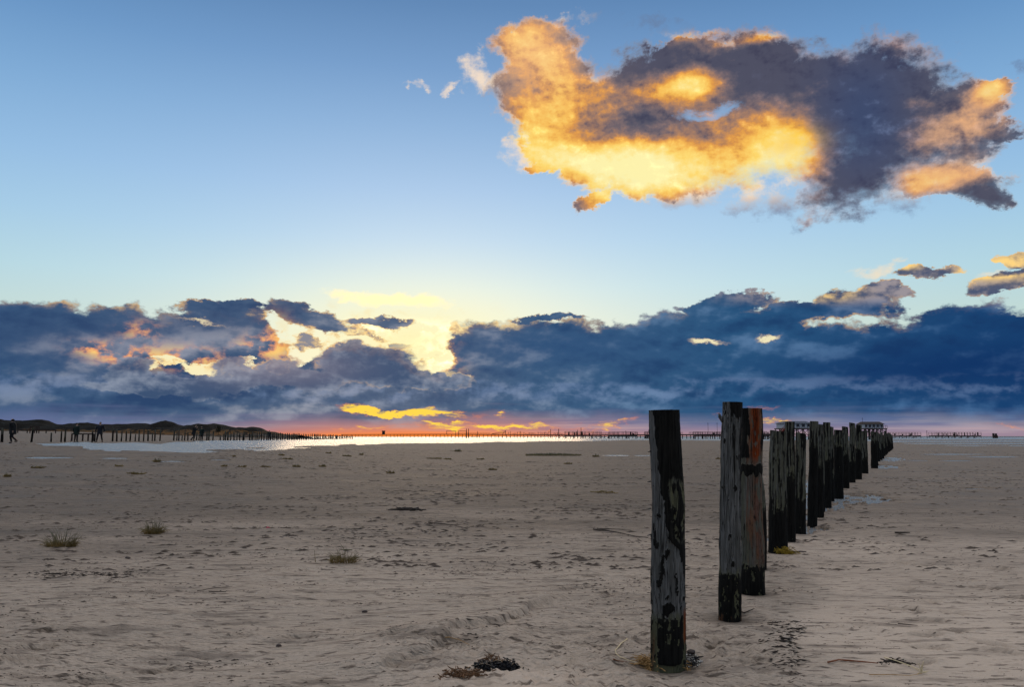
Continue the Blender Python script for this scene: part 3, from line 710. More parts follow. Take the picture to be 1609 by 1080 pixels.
c = rmp(t, hgt, [(.62, (.09, .08, .07)), (.80, (.13, .065, .022)), (.98, (.10, .055, .02)), (1.06, (.016, .012, .007)), (1.35, (.006, .005, .003))])
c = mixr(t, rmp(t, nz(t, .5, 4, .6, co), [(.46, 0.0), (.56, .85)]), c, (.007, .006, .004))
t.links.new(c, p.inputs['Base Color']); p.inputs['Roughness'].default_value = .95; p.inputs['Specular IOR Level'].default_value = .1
bump(t, p, nz(t, 1.2, 4, .7, co), 1.0, .6)
dpts = [(-500, 652), (-300, 657), (-120, 655), (0, 660), (56, 661.5), (69, 663), (82, 667), (100, 668.5), (112, 666), (138, 668), (142, 665.5), (160, 667.5), (183, 666), (201, 667.5), (218, 666), (248, 669), (263, 664),
        (270, 667), (289, 669.5), (299, 670), (315, 668), (323, 666.5), (334, 666), (343, 667.5), (353, 670.5), (373, 671.5), (384, 672), (398, 672.5), (407, 675), (414, 678), (429, 680.5), (450, 683), (475, 686.5)]
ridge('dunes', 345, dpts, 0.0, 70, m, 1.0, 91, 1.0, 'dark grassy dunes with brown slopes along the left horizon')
m2 = simple('far_land', (.05, .05, .055), .9, .3, .02)
ridge('distant_land', 2600, [(-600, 686.0), (300, 686.2), (560, 685.8), (700, 686.3), (900, 685.7), (1300, 686.2), (1450, 685.8), (1609, 686.1), (2200, 686)], 0, 250, m2, .3, 95, 20, 'thin dark strip of low land on the horizon')
# ------------------------------------------------------------------ weathered posts
m, t, p = newmat('weathered_wood')
tcn = t.nodes.new('ShaderNodeTexCoord'); co = tcn.outputs['Object']
oi = t.nodes.new('ShaderNodeObjectInfo')
off = t.nodes.new('ShaderNodeVectorMath'); off.operation = 'ADD'; t.links.new(co, off.inputs[0])
cx_ = t.nodes.new('ShaderNodeCombineXYZ'); t.links.new(mth(t, 'MULTIPLY', oi.outputs['Random'], 40.0), cx_.inputs[2]); t.links.new(cx_.outputs[0], off.inputs[1]); co = off.outputs[0]
grain = nz(t, 1.0, 6, .65, co, (60, 60, 5)); gr2 = nz(t, 1.0, 4, .6, co, (22, 22, 2.2)); spot = nz(t, 1.0, 4, .6, co, (26, 26, 14)); crk = nz(t, 1.0, 3, .5, co, (34, 34, 1.6), dist=.6)
c = rmp(t, grain, [(.3, (.05, .05, .049)), (.55, (.15, .149, .146)), (.75, (.25, .245, .235))])
c = mixr(t, rmp(t, gr2, [(.35, .0), (.6, .75)]), c, (.055, .054, .048))
mo = attr(t, 'moss'); c = mixr(t, mth(t, 'MULTIPLY', mo, .8), c, rmp(t, gr2, [(.3, (.035, .036, .013)), (.7, (.13, .125, .065))]))
og = attr(t, 'orange'); c = mixr(t, og, c, rmp(t, gr2, [(.3, (.045, .008, .003)), (.55, (.19, .036, .008)), (.8, (.26, .07, .016))]))
dk = attr(t, 'dark')
dkn = mth(t, 'ADD', dk, mth(t, 'MULTIPLY', mth(t, 'SUBTRACT', mth(t, 'ADD', mth(t, 'MULTIPLY', spot, .5), mth(t, 'MULTIPLY', grain, .5)), .5), 1.6))
c = mixr(t, rmp(t, dkn, [(.34, 0.0), (.62, 1.0)]), c, rmp(t, grain, [(.3, (.003, .003, .003)), (.7, (.016, .015, .013))]))
line = rmp(t, crk, [(.485, 0.0), (.5, 1.0), (.515, 0.0)])
c = mixr(t, mth(t, 'MULTIPLY', line, .75), c, (.008, .008, .008))
t.links.new(c, p.inputs['Base Color']); p.inputs['Roughness'].default_value = .85; p.inputs['Specular IOR Level'].default_value = .08
hh = mth(t, 'ADD', grain, mth(t, 'MULTIPLY', line, -1.2)); hh = mth(t, 'ADD', hh, mth(t, 'MULTIPLY', dkn, .5))
bump(t, p, hh, 1.0, .012)
WOOD = m
m, t, p = newmat('cut_wood')
tcn = t.nodes.new('ShaderNodeTexCoord'); co = tcn.outputs['Object']
t.links.new(rmp(t, nz(t, 40, 5, .6, co), [(.3, (.02, .018, .016)), (.7, (.07, .065, .06))]), p.inputs['Base Color']); p.inputs['Roughness'].default_value = .9
CUTM = m

def post_mesh(name, H, r, style, seed, nt=48, nzr=120, tilt=.0, bend=0.0, sink=.25):
    """a round post: local z=0 at the sand; the face towards -Y is the one the camera sees; the seam is at the back"""
    th = np.linspace(0, 2 * np.pi, nt, endpoint=False) + np.pi / 2         # starts at +Y, the back
    zz = np.concatenate([[-sink], np.linspace(0, H, nzr)])
    TH, ZZ = np.meshgrid(th, zz); s = np.cos(TH); u = (TH - np.pi / 2) / (2 * np.pi)
    zn = np.clip(ZZ / H, 0, 1); hv = ZZ / .25; uu = u * 2 * np.pi * r
    n1 = fbm(uu / (.055), ZZ / .16, 4, seed); n2 = fbm(uu / .03, ZZ / .32, 3, seed + 7); n3 = fbm(uu / .018, ZZ / .05, 3, seed + 9)
    front = -np.sin(TH)
    dark = np.zeros_like(ZZ); orange = np.zeros_like(ZZ); moss = np.zeros_like(ZZ)
    if style == 'one':
        b = np.interp(zn, [0, .24, .27, .36, .42, .46, .50, .56, .62, .70, .80, .93, .985, 1], [1.3, 1.3, .90, .86, .74, .40, -.15, -.42, -.48, -.60, -.68, -.72, -.88, -1.0])
        dark = sstep(s - b + n1 * .22 + n3 * .07, -.05, .08)
        inner = sstep(n1 + n2 * .4, -.3, .2) * sstep(s - b, .15, .6) * sstep(zn, .45, .5) * (1 - sstep(zn, .66, .82))
        dark = dark * (1 - inner * .8); moss = np.maximum(moss, inner * 1.0)
        dark = np.maximum(dark, sstep(n1 + n3 * .5, .36, .5) * sstep(zn, .1, .2) * (1 - sstep(zn, .6, .66)))
        wedge = np.exp(-((s + .1 - (zn - .24) * 2.5) / .42) ** 2 - ((zn - .235) / .035) ** 2); dark = np.maximum(dark, sstep(wedge + n1 * .9 + n3 * .35, .62, .74))
        lowm = 1 - sstep(zn + n1 * .02, .17, .24); dark = np.maximum(dark, sstep(n1 * .7 + n3 * .45 + lowm * .75 + np.where(np.abs(s) < .75, .12, -.28), .5, .7) * lowm)
        moss = np.maximum(moss, lowm)
        pool = sstep(1 - (s / .78) ** 2 - ((zn - .065) / .045) ** 2 + n1 * .25, 0, .2); dark = np.maximum(dark, pool)
        dark = dark * (1 - (1 - sstep(zn, .018, .034)) * .8)
        orange = np.exp(-((s - .86) / .13) ** 2) * sstep(zn, .09, .12) * (1 - sstep(zn, .2, .245)) * .95 + np.exp(-((s + .93) / .06) ** 2) * (1 - sstep(zn, .1, .16)) * .3
        dark = dark * (1 - np.clip(orange * 1.4, 0, 1))
    elif style == 'orange':
        cen = .15 - .25 * (zn - .6) + perlin(zn * 5, zn * 0, seed) * .12
        orange = np.exp(-((s - cen) / np.interp(zn, [0, .66, .72, 1], [.33, .38, .62, .55])) ** 2) * sstep(zn + n1 * .02, .04, .28) * (1 - .35 * sstep(zn, .62, .55) * 0)
        patch = sstep(zn, .70, .75); orange = orange * (.55 + .6 * patch) * sstep(n1 + n3 * .3 + .75, .1, .7)
        band = np.exp(-((zn - .665 + n1 * .02) / .035) ** 2); orange = orange * (1 - band * .9)
        dark = np.maximum(sstep(np.abs(s - cen) + n1 * .2, .55, .7) * patch, sstep(band + n1 * .25 * band, .45, .7))
        lowm = 1 - sstep(zn + n1 * .05, .10, .22); dark = np.maximum(dark, sstep(n1 * .6 + n3 * .3 + lowm * .9, .45, .65) * lowm); moss = np.maximum(lowm, .45); orange = np.maximum(orange, .38 * sstep(n2 + n1 * .5, -.6, .5) * (1 - band) * (1 - lowm) * (s > -.7)); dark = np.maximum(dark, sstep(n1 * .8 + n2 * .5, .25, .6) * .6 * (1 - orange))
    elif style == 'grey':
        v1 = fbm(uu / .022, ZZ / .9, 3, seed + 3); edge = np.maximum(sstep(n1 + n2 * .5, .62, .8) * .8, sstep(v1, .42, .62) * .75)
        lowm = 1 - sstep(zn + n1 * .03, .18, .24); dark = np.maximum(edge, sstep(n1 * .6 + n3 * .4 + lowm * .8, .4, .6) * lowm)
        dark = np.maximum(dark, sstep(zn + n1 * .05, .9, .97) * sstep(s, -.6, -.3)); dark = np.maximum(dark, sstep(s + n1 * .1, .55, .7) * sstep(zn, .45, .55) * .6); moss = lowm
        orange = (1 - sstep(zn, .015, .045)) * sstep(n1, -.2, .2) * .5; dark *= (1 - orange)
    else:
        hi_ = {'a': .55, 'b': .35, 'c': .75}[style]
        lowm = 1 - sstep(zn + n1 * .08, hi_ - .12, hi_ + .12); moss = np.clip(.45 + lowm * .5 + sstep(n2, .1, .5) * .3, 0, 1)
        v1 = fbm(uu / .035, ZZ / .7, 4, seed + 3); dark = np.maximum(sstep(v1 + n1 * .25 + .22, -.05, .55) * .8, sstep(n1 * .5 + n3 * .3 + lowm * 1.0, .25, .5) * lowm)
    rr = r * (1 + .07 * (1 - zn) - .05 * zn) * (1 + n2 * .025 + np.where(style == 'one', .0, n1 * .012)) + dark * .0035 + n3 * .0012
    ax = bend * np.sin(zn * np.pi) + fbm(zn[:, :1] * 3.1, zn[:, :1] * 0 + seed, 2, 5) * r * .12 * (zn[:, :1] > 0)
    X_ = s * rr + ax; Y_ = np.sin(TH) * rr
    Zt = ZZ + np.where(zn > .985, (s * tilt) * r + n3 * .002, 0)
    v = np.stack([X_, Y_, Zt], -1).reshape(-1, 3); nr = len(zz)
    i = np.arange(nr - 1)[:, None] * nt; j = np.arange(nt)[None, :]; j2 = (j + 1) % nt
    q = np.stack([i + j, i + j2, i + nt + j2, i + nt + j], -1).reshape(-1, 4)
    top = (nr - 1) * nt; v = np.vstack([v, [[ax[-1, 0], 0, H + .001]]])
    tr = np.array([(top + k, top + (k + 1) % nt, nr * nt) for k in range(nt)])
    me = fastmesh(name, v, q, tr)
    for nm, a in (('dark', dark), ('orange', orange), ('moss', moss)): setattr_f(me, nm, np.append(a.ravel(), .8 if nm == 'dark' else 0))
    me.materials.append(WOOD); me.materials.append(CUTM)
    mi = np.zeros(len(me.polygons), np.int32); mi[-nt:] = 1; me.polygons.foreach_set('material_index', mi)
    return me

ROWLBL = ['tall peeling wooden post nearest the camera with straw round its foot', 'narrow grey post, second from the camera, the tallest in the picture', 'post with a bright orange stripe of bare wood, third from the camera',
          'thin crooked stake showing behind the foot of the orange post', 'thick dark post with yellow grass at its foot, just right of the orange post', 'narrow black post between two thick dark ones, overlapping the stilt building',
          'short greenish grey post closing the second cluster on its right', 'slim post leaning right that starts the middle cluster beside a puddle', 'grey flat topped post just behind the slim leaning one',
          'short post stump hidden behind the grey flat topped post', 'tall dark post with pale flecked side in the middle cluster', 'thin post squeezed behind the flecked one',
          'short stout grey post standing at the edge of the glittering puddle', 'dark post just behind the stout grey puddle post', 'tallest slim post towards the end of the middle cluster', 'pale mottled post beside the last tall slim one',
          'short black post ending the middle cluster', 'slightly leaning post starting the far cluster after the gap']
for k, (x, y, dxt, H, pw) in enumerate(POSTS):
    s_ = y / F; r = pw * s_ / 2
    if k == 3: H = 1.25
    if k == 9: H = 1.55
    style = {0: 'one', 1: 'grey', 2: 'orange'}.get(k, 'abcab'[k % 5]); res = (112, 420) if k < 3 else ((56, 160) if k < 9 else (32, 80))
    me = post_mesh('post', H, r, style, 11 + k * 5, *res, tilt=[.03, .02, .0][k] if k < 3 else rng.uniform(-.15, .15), bend=(.012 if k == 0 else (-.012 if k == 1 else (.03 if k == 3 else 0))))
    o = bpy.data.objects.new('wooden_post', me); C.objects.link(o); o.location = (x, y, float(gz(x, y)))
    o.rotation_euler = (0, math.atan2(dxt, H), 0)
    tag(o, ROWLBL[k], 'post', 'weathered posts in the row on the right')
    if k == 0:
        b = MB(); b.tube([(r * 1.02, -.02, -.05), (r * 1.05, -.02, .12), (r * 1.03, -.02, .24), (r * 1.0, -.02, .30)], [.012, .011, .009, .003], 6)
        b.build('splinter', WOOD, o, True)
        for (sx_, z_, L_) in ((-1.02, .85, .02), (-1.03, 1.02, .022), (-1.02, 1.2, .018), (1.02, .72, .02), (-1.0, 1.4, .015), (1.04, .66, .03)):
            b = MB(); b.tube([(sx_ * r * .93, -.01, z_), (sx_ * r * 1.0 + math.copysign(L_, sx_), -.015, z_ - L_ * .3)], [.006, .002], 5); b.build('bark_flake', WOOD, o, True)
    if k == 1:
        b = MB(); b.tube([(-r * .9, -.01, H - .17), (-r * 1.25, -.015, H - .13), (-r * 1.35, -.015, H - .10)], [.018, .016, .006], 7); b.build('branch_stub', WOOD, o, True)

# the far end of the right-hand row
far_me = [post_mesh('post', 1.0, .085, 'abc'[k % 3], 200 + k, 16, 26, tilt=rng.uniform(-.3, .3)) for k in range(5)]
def far_post(x, y, H, dia, lean, label, group, k=None):
    me = far_me[rng.randrange(5) if k is None else k]
    o = bpy.data.objects.new('wooden_post', me); C.objects.link(o); o.location = (x, y, float(gz(x, y)) - .02)
    o.scale = (dia / .17, dia / .17, H); o.rotation_euler = (rng.uniform(-.02, .02), lean, math.atan2(-x, y)); return tag(o, label, 'post', group)
FARROW = [(1377, 731, 681), (1380.5, 726, 680), (1384, 723, 681), (1387, 720.5, 679), (1389.5, 717.5, 683), (1392, 715.5, 680), (1394, 713.5, 677.5), (1396, 711.5, 681), (1397.6, 710, 680), (1399, 708.6, 683), (1400.3, 707.5, 681), (1401.5, 706.5, 684), (1402.4, 705.5, 683)]
NAMES = ['second', 'third', 'fourth', 'fifth', 'sixth', 'seventh', 'eighth', 'ninth', 'tenth', 'eleventh', 'twelfth', 'thirteenth', 'fourteenth']
for k, (px, pb, pt) in enumerate(FARROW):
    x, y, _, H_ = standing(px, pb, pt, 0)
    far_post(x, y, H_, .17 + .03 * rng.random(), rng.uniform(-.03, .03), '%s post after the gap in the row on the right, dark and overlapping its neighbours' % NAMES[k], 'weathered posts in the row on the right')

# ------------------------------------------------------------------ the long row on the left
LEFT = [(9.3, 673, 697, 3.6), (55.4, 671.7, 697.4, 2.8), (86, 680, 696.6, 2.2), (101.6, 677.3, 696.4, 2.2), (107.6, 674, 696, 2.6), (150, 676.5, 695.6, 2.2), (154, 676.5, 695.6, 1.8), (181.8, 673.5, 695.4, 2.4), (188.3, 674, 695.3, 2.2),
        (195.4, 678.2, 695, 2), (203, 677.3, 694.6, 2), (209, 677.5, 694.5, 2), (217, 682.5, 694.5, 1.7), (223, 675.8, 694.5, 2), (230, 674.5, 694.5, 1.8), (237, 675.8, 694.6, 2.2), (243.5, 681, 694, 1.6), (247.5, 675.5, 693.8, 2), (255.5, 675, 693.4, 1.8),
        (277, 675.8, 693, 2), (282, 679, 693, 1.6), (285, 674.5, 693.5, 1.8), (290, 684, 692.8, 1.6), (294, 679, 692.8, 1.8), (299, 679, 692.7, 1.9), (312.6, 679, 692.6, 1.8), (316.4, 680, 692.5, 1.7), (328.8, 678, 692.4, 2), (331.8, 676.3, 692.3, 2), (338.2, 678, 692, 1.8),
        (349.5, 683.8, 691.8, 1.8), (355, 682, 691.5, 1.6), (357.4, 677.8, 691.5, 1.8), (361.5, 678.5, 691.4, 2.4), (365.8, 681, 691.3, 1.6), (371, 679, 691.2, 1.8), (375.5, 680, 691, 1.4), (380, 680.8, 690.8, 1.7), (384.8, 683, 690.6, 1.5), (386.6, 679.2, 690.6, 1.8), (395, 679, 690.3, 1.7), (397.8, 681.5, 690.2, 1.5), (400.3, 679, 690.1, 1.6), (404, 683, 690, 1.4), (407, 679.3, 689.9, 1.6)]
xx_ = 410.0
while xx_ < 556:
    f_ = (xx_ - 410) / 146
    LEFT.append((xx_, 679.6 + f_ * 5.2 + rng.uniform(-.8, .8) * (1 - f_ * .5), 689.8 - f_ * 2.2, 1.6 - f_ * .5)); xx_ += rng.uniform(2.0, 4.6) * (1 - .35 * f_)
ORD = 'first second third fourth fifth sixth seventh eighth ninth tenth eleventh twelfth thirteenth fourteenth fifteenth sixteenth seventeenth eighteenth nineteenth twentieth twenty-first twenty-second twenty-third twenty-fourth twenty-fifth twenty-sixth twenty-seventh twenty-eighth twenty-ninth thirtieth'.split()
for k, (px, pt, pb, w) in enumerate(LEFT):
    # depth along the row: the posts are about chest-high and get closer together in the picture further out
    D = float(np.interp(px, [0, 100, 200, 300, 400, 480, 560], [66, 70, 78, 94, 128, 190, 300])); x = (px - 804.5) / F * D
    bz = float(gz(x, D)); rowb = 686.5 + (CAMH - bz) * F / D; H = max((rowb - pt) / F * D, .35)
    if k < 3: lab = ['thick dark post at the far left edge, beside the hooded walker', 'leaning post between the hooded walker and the stick walker, second of the left row', 'short post alone in the left row, third from the left edge'][k]
    elif k < 30:
        a = 'short' if H < 1.0 else ('tall' if H > 1.45 else 'medium high'); lab = '%s thin dark post, %s from the left edge in the long left row' % (a, ORD[k])
    else: lab = 'thin dark post in the dense far part of the left row, towards the sunset'
    far_post(x, D, H, max(w, 1.3) / F * D, (.05 if k == 1 else rng.uniform(-.035, .035)), lab, 'thin posts in the long row on the left')
# ------------------------------------------------------------------ pier, platforms and stilt buildings
DW = simple('dark_timber', (.035, .022, .018), .85, .35, 2.0)  # reddish tint of lens flare over the pier mixed into this colour
SUNLIT_RED = simple('sunlit_red_timber', (.16, .022, .012), .8, .3, 2.0)  # red glow of sunlight on the stairs painted into their timber colour
WHITE = simple('pale_boarding', (.42, .43, .46), .7, .12, 3.0)
ROOFM = simple('slate_roof', (.035, .045, .075), .6, .2, 2.0)
BROWNR = simple('brown_roof', (.022, .014, .012), .8, .2, 2.0)
GLASS = simple('window_glass', (.03, .035, .05), .15, .2, 1.0)
def W2(px, py, D):                 # a point at distance D seen at a photo pixel
    return Vector(((px - 804.5) / F * D, D, CAMH + (686.5 - py) / F * D))
def pier_D(px): return float(np.interp(px, [540, 700, 900, 1100, 1225], [720, 560, 420, 330, 270]))
def deck_row(px): return float(np.interp(px, [540, 700, 830, 900, 1100, 1225], [683.4, 683.0, 683.6, 684.4, 683.6, 683.2]))
root = empty('pier', W2(880, 690, pier_D(880)))
tag(root, 'long low wooden pier on dark piles running across the horizon under the sunset', 'pier')
def loc(v): return Vector(v) - root.location
pxs = [548]
while pxs[-1] < 1226: pxs.append(pxs[-1] + rng.uniform(4.6, 6.8) * (1 if pxs[-1] < 1000 else 1.15))
deck = MB(); rail = MB()
edge = [W2(q, deck_row(q), pier_D(q)) for q in range(540, 1231, 10)]
for a, b in zip(edge[:-1], edge[1:]):
    deck.beam(loc(a), loc(b) + (b - a).normalized() * .02, 2.6, .55)
deck.build('deck', DW, root)
hid = MB(); n = 0
for q in reversed(pxs):
    D = pier_D(q); top_ = W2(q, deck_row(q), D); bot = Vector((top_.x, top_.y, float(gz(top_.x, top_.y)) - .4))
    pr = MB() if n < 98 else hid
    pr.tube([loc(bot) + Vector((0, -.9, 0)), loc(top_) + Vector((0, -.9, 0))], .17, 6)
    if n < 98: pr.build('pile', DW, root)
    n += 1
if hid.n: tag(hid.build('pile', DW, root), kind='stuff')
for a, b in zip(edge[:-1], edge[1:]):
    if 700 < (a.x / a.y * F + 804.5) < 1225 and rng.random() < .55:
        for h in (.75, 1.15): rail.beam(loc(a) + Vector((0, -1.2, h)), loc(b) + Vector((0, -1.2, h)), .07)
        k_ = 4
        for i_ in range(k_ + 1): p_ = a.lerp(b, i_ / k_); rail.beam(loc(p_) + Vector((0, -1.2, 0)), loc(p_) + Vector((0, -1.2, 1.2)), .10)
rail.build('railing', DW, root)

def single(name, mb, mat, label, cat, group=None):
    o = mb.build(name, mat); c_ = np.array([v.co[:] for v in o.data.vertices]); base = Vector((c_[:, 0].mean(), c_[:, 1].mean(), c_[:, 2].min()))
    o.data.transform(Matrix.Translation(-base)); o.location = base; return tag(o, label, cat, group)
# masts and frames standing on or before the pier
for px, pt, w, lab in [(733.5, 674.3, .45, 'left one of two thick posts side by side rising through the pier'), (736.6, 674.3, .45, 'right one of two thick posts side by side rising through the pier'), (750.7, 678, .3, 'short pole on the pier just right of the twin posts'),
                       (864.7, 675, .3, 'left pole of a spaced pair above the pier clutter'), (877.4, 674.5, .35, 'right pole of a spaced pair above the pier clutter'), (906.7, 676, .28, 'shorter pole behind the railed platform left of the front post'), (912.3, 672.6, .28, 'tallest pole above the railed platform left of the front post'),
                       (602.5, 683, .1, None), (1110.7, 664.5, .12, 'thin mast above the platform between the first two posts, left one'), (1125, 664.5, .12, 'thin mast above the platform between the first two posts, right one'), (982, 677.5, .25, 'pole above the second railed platform'),
                       (1452, 677, .3, 'pole between the two railed platforms far right'), (1461, 681, .25, 'small pole left of the long far right platform')]:
    if lab is None: continue
    D = pier_D(px) - 2.2 if px < 1230 else 500; a = W2(px, pt, D); b = MB(); b.tube([(a.x, a.y, float(gz(a.x, a.y)) - .3), (a.x, a.y, a.z - .1), (a.x, a.y, a.z)], [w / 2 * 1.2, w / 2, w / 2 * .8], 8)
    if pt < 666 or px in (1452,): b.beam((a.x - .4, a.y, a.z - .5), (a.x + .4, a.y, a.z - .5), .06)
    single('pole', b, DW, lab, 'pole', 'poles standing by the pier')
for px0, px1, lab in [(702.6, 716.6, 'open square frame on the pier left of the twin posts'), (721, 733, 'open square frame on the pier joined to the twin posts')]:
    r2 = empty('timber_frame', W2(px0, deck_row(px0), pier_D(px0))); tag(r2, lab, 'frame', 'open frames on the pier')
    D = pier_D(px0) - 1.0; a, b_ = W2(px0, 678.3, D), W2(px1, 678.3, D); g = W2(px0, deck_row(px0) + .3, D).z; l_ = r2.location
    for q in (a, b_):
        m_ = MB(); m_.beam(Vector((q.x, q.y, g)) - l_, Vector((q.x, q.y, q.z)) - l_, .3); m_.build('upright', DW, r2)
    m_ = MB(); m_.beam(a - l_ - Vector((.3, 0, -.16)), b_ - l_ + Vector((.3, 0, .16)), .3); m_.build('crossbeam', DW, r2)
# the little cabin on the left part of the pier
D = pier_D(604) - 1.5; a = W2(602, 683.2, D); b_ = W2(606, 677.4, D); rt = empty('cabin', a); tag(rt, 'tiny dark cabin standing alone on the left part of the pier', 'cabin')
w_ = b_.x - a.x; h_ = b_.z - a.z; m_ = MB(); m_.box(0, w_, -1, 1, -.2, h_ * .8); m_.build('wall', DW, rt); m_ = MB(); m_.box(-.25, w_ + .25, -1.25, 1.25, h_ * .8, h_); m_.build('roof', BROWNR, rt)
m_ = MB(); m_.box(w_ * .3, w_ * .6, -1.03, -.98, .1, h_ * .55); m_.build('door', GLASS, rt)
# sloping ramp
rt = empty('ramp', W2(774, 684, pier_D(774) - 3)); tag(rt, 'sloping wooden ramp with railing rising to the right on the pier', 'ramp'); l_ = rt.location; D = pier_D(774) - 3
a, b_ = W2(773, 682.6, D), W2(794, 680.2, D); m_ = MB(); m_.beam(a - l_, b_ - l_, 1.6, .25); m_.build('deck', DW, rt)
m_ = MB()
for i_ in range(9):
    q = a.lerp(b_, i_ / 8); m_.beam(q - l_ + Vector((0, -.8, 0)), q - l_ + Vector((0, -.8, .3 + .8 * i_ / 8)), .12)
m_.beam(a - l_ + Vector((0, -.8, .3)), b_ - l_ + Vector((0, -.8, 1.15)), .12); m_.build('railing', DW, rt)
m_ = MB(); q = W2(794.5, 677, D); m_.beam(Vector((q.x, q.y, W2(0, 685, D).z)) - l_, q - l_, .3); m_.beam(Vector((q.x, q.y, W2(0, 684, D).z)) - l_ - Vector((2.5, 0, 0)), q - l_, .2); m_.build('end_post', DW, rt)
# benches, stacked beach chairs and bins: dark upright clutter on the pier
for k in range(26):
    px = 799 + k * 3.35 + rng.uniform(-1, 1); D = pier_D(px) - 1.8; a = W2(px, deck_row(px), D); b = MB(); h = rng.choice([.7, .9, 1.3, 1.8, 2.2]); w = rng.uniform(.14, .22)
    b.beam((a.x, a.y, a.z - .2), (a.x + rng.uniform(-.15, .15), a.y, a.z + h), w)
    if rng.random() < .4: b.beam((a.x - .3, a.y, a.z + h * .6), (a.x + .9, a.y, a.z + h * (.6 + rng.uniform(-.2, .3))), .12)
    single('mooring_stake', b, DW, '%s dark stake right of the sloping ramp on the pier' % ORD[k], 'stake', 'stakes crowding the pier')
def platform(px0, px1, prow, drow, D, lab, braces=False, legs=True):
    a, b_ = W2(px0, drow, D), W2(px1, drow, D); H = (drow - prow) / F * D; L = b_.x - a.x; dep = min(max(L * .35, 3), 9)
    g = float(gz(a.x, D)); rt = empty('viewing_platform', ((a.x + b_.x) / 2, D, g)); tag(rt, lab, 'platform', 'railed timber platforms on the flat'); dz_ = a.z - g
    m_ = MB(); m_.box(-L / 2, L / 2, 0, dep, dz_ - .5, dz_); m_.build('deck', DW, rt)
    n_p = max(3, int(L / 1.9))
    for yy in (0, dep):
        m_ = MB()
        for h in (H * .98, H * .55): m_.beam((-L / 2, yy, dz_ + h), (L / 2, yy, dz_ + h), .13)
        for i_ in range(n_p + 1): xq = -L / 2 + L * i_ / n_p; m_.beam((xq, yy, dz_), (xq, yy, dz_ + H), .16)
        m_.build('railing', DW, rt)
    for i_ in range(max(3, int(L / 4)) + 1):
        xq = -L / 2 + L * i_ / max(3, int(L / 4))
        for yy in (.3, dep - .3): m_ = MB(); m_.tube([(xq, yy, -.4), (xq, yy, dz_ - .3)], .17, 6); m_.build('pile', DW, rt)
    if braces:
        nb_ = int(L / 5)
        for i_ in range(nb_): xq = -L / 2 + L * i_ / nb_; m_ = MB(); m_.beam((xq, .2, .25), (xq + L / nb_ * .95, .2, dz_ - .5), .3); m_.build('brace', DW, rt)
    for i_ in range(int(L / 3.2)):
        if rng.random() < .7:
            xq = rng.uniform(-L / 2 + .8, L / 2 - .8); m_ = MB(); hh_ = rng.uniform(.7, H * 1.05); yy = rng.uniform(.8, dep - .8)
            m_.box(xq - .35, xq + .35, yy, yy + .08, dz_ + .0, dz_ + hh_); m_.box(xq - .35, xq + .35, yy - .5, yy, dz_ + .35, dz_ + .45); m_.build('bench', DW, rt)
platform(888, 944, 678.6, 684.0, 405, 'long railed platform left of the front post, with the tallest pole behind')
platform(957, 1000, 679, 684.4, 372, 'railed platform just left of the front post')
platform(1013, 1021, 678.8, 684.6, 352, 'small railed platform touching the front post on its left')
platform(1091, 1136, 679, 683.8, 322, 'railed platform between the first and second post, two thin masts above')
platform(1198, 1214, 679.5, 683.8, 285, 'railed platform seen right of the orange post')
platform(1398, 1442.6, 679.8, 684.4, 480, 'railed platform right of the far end of the post row', True)
platform(1466, 1536.6, 679.8, 684.6, 520, 'longest railed platform with slanting braces, far right', True)
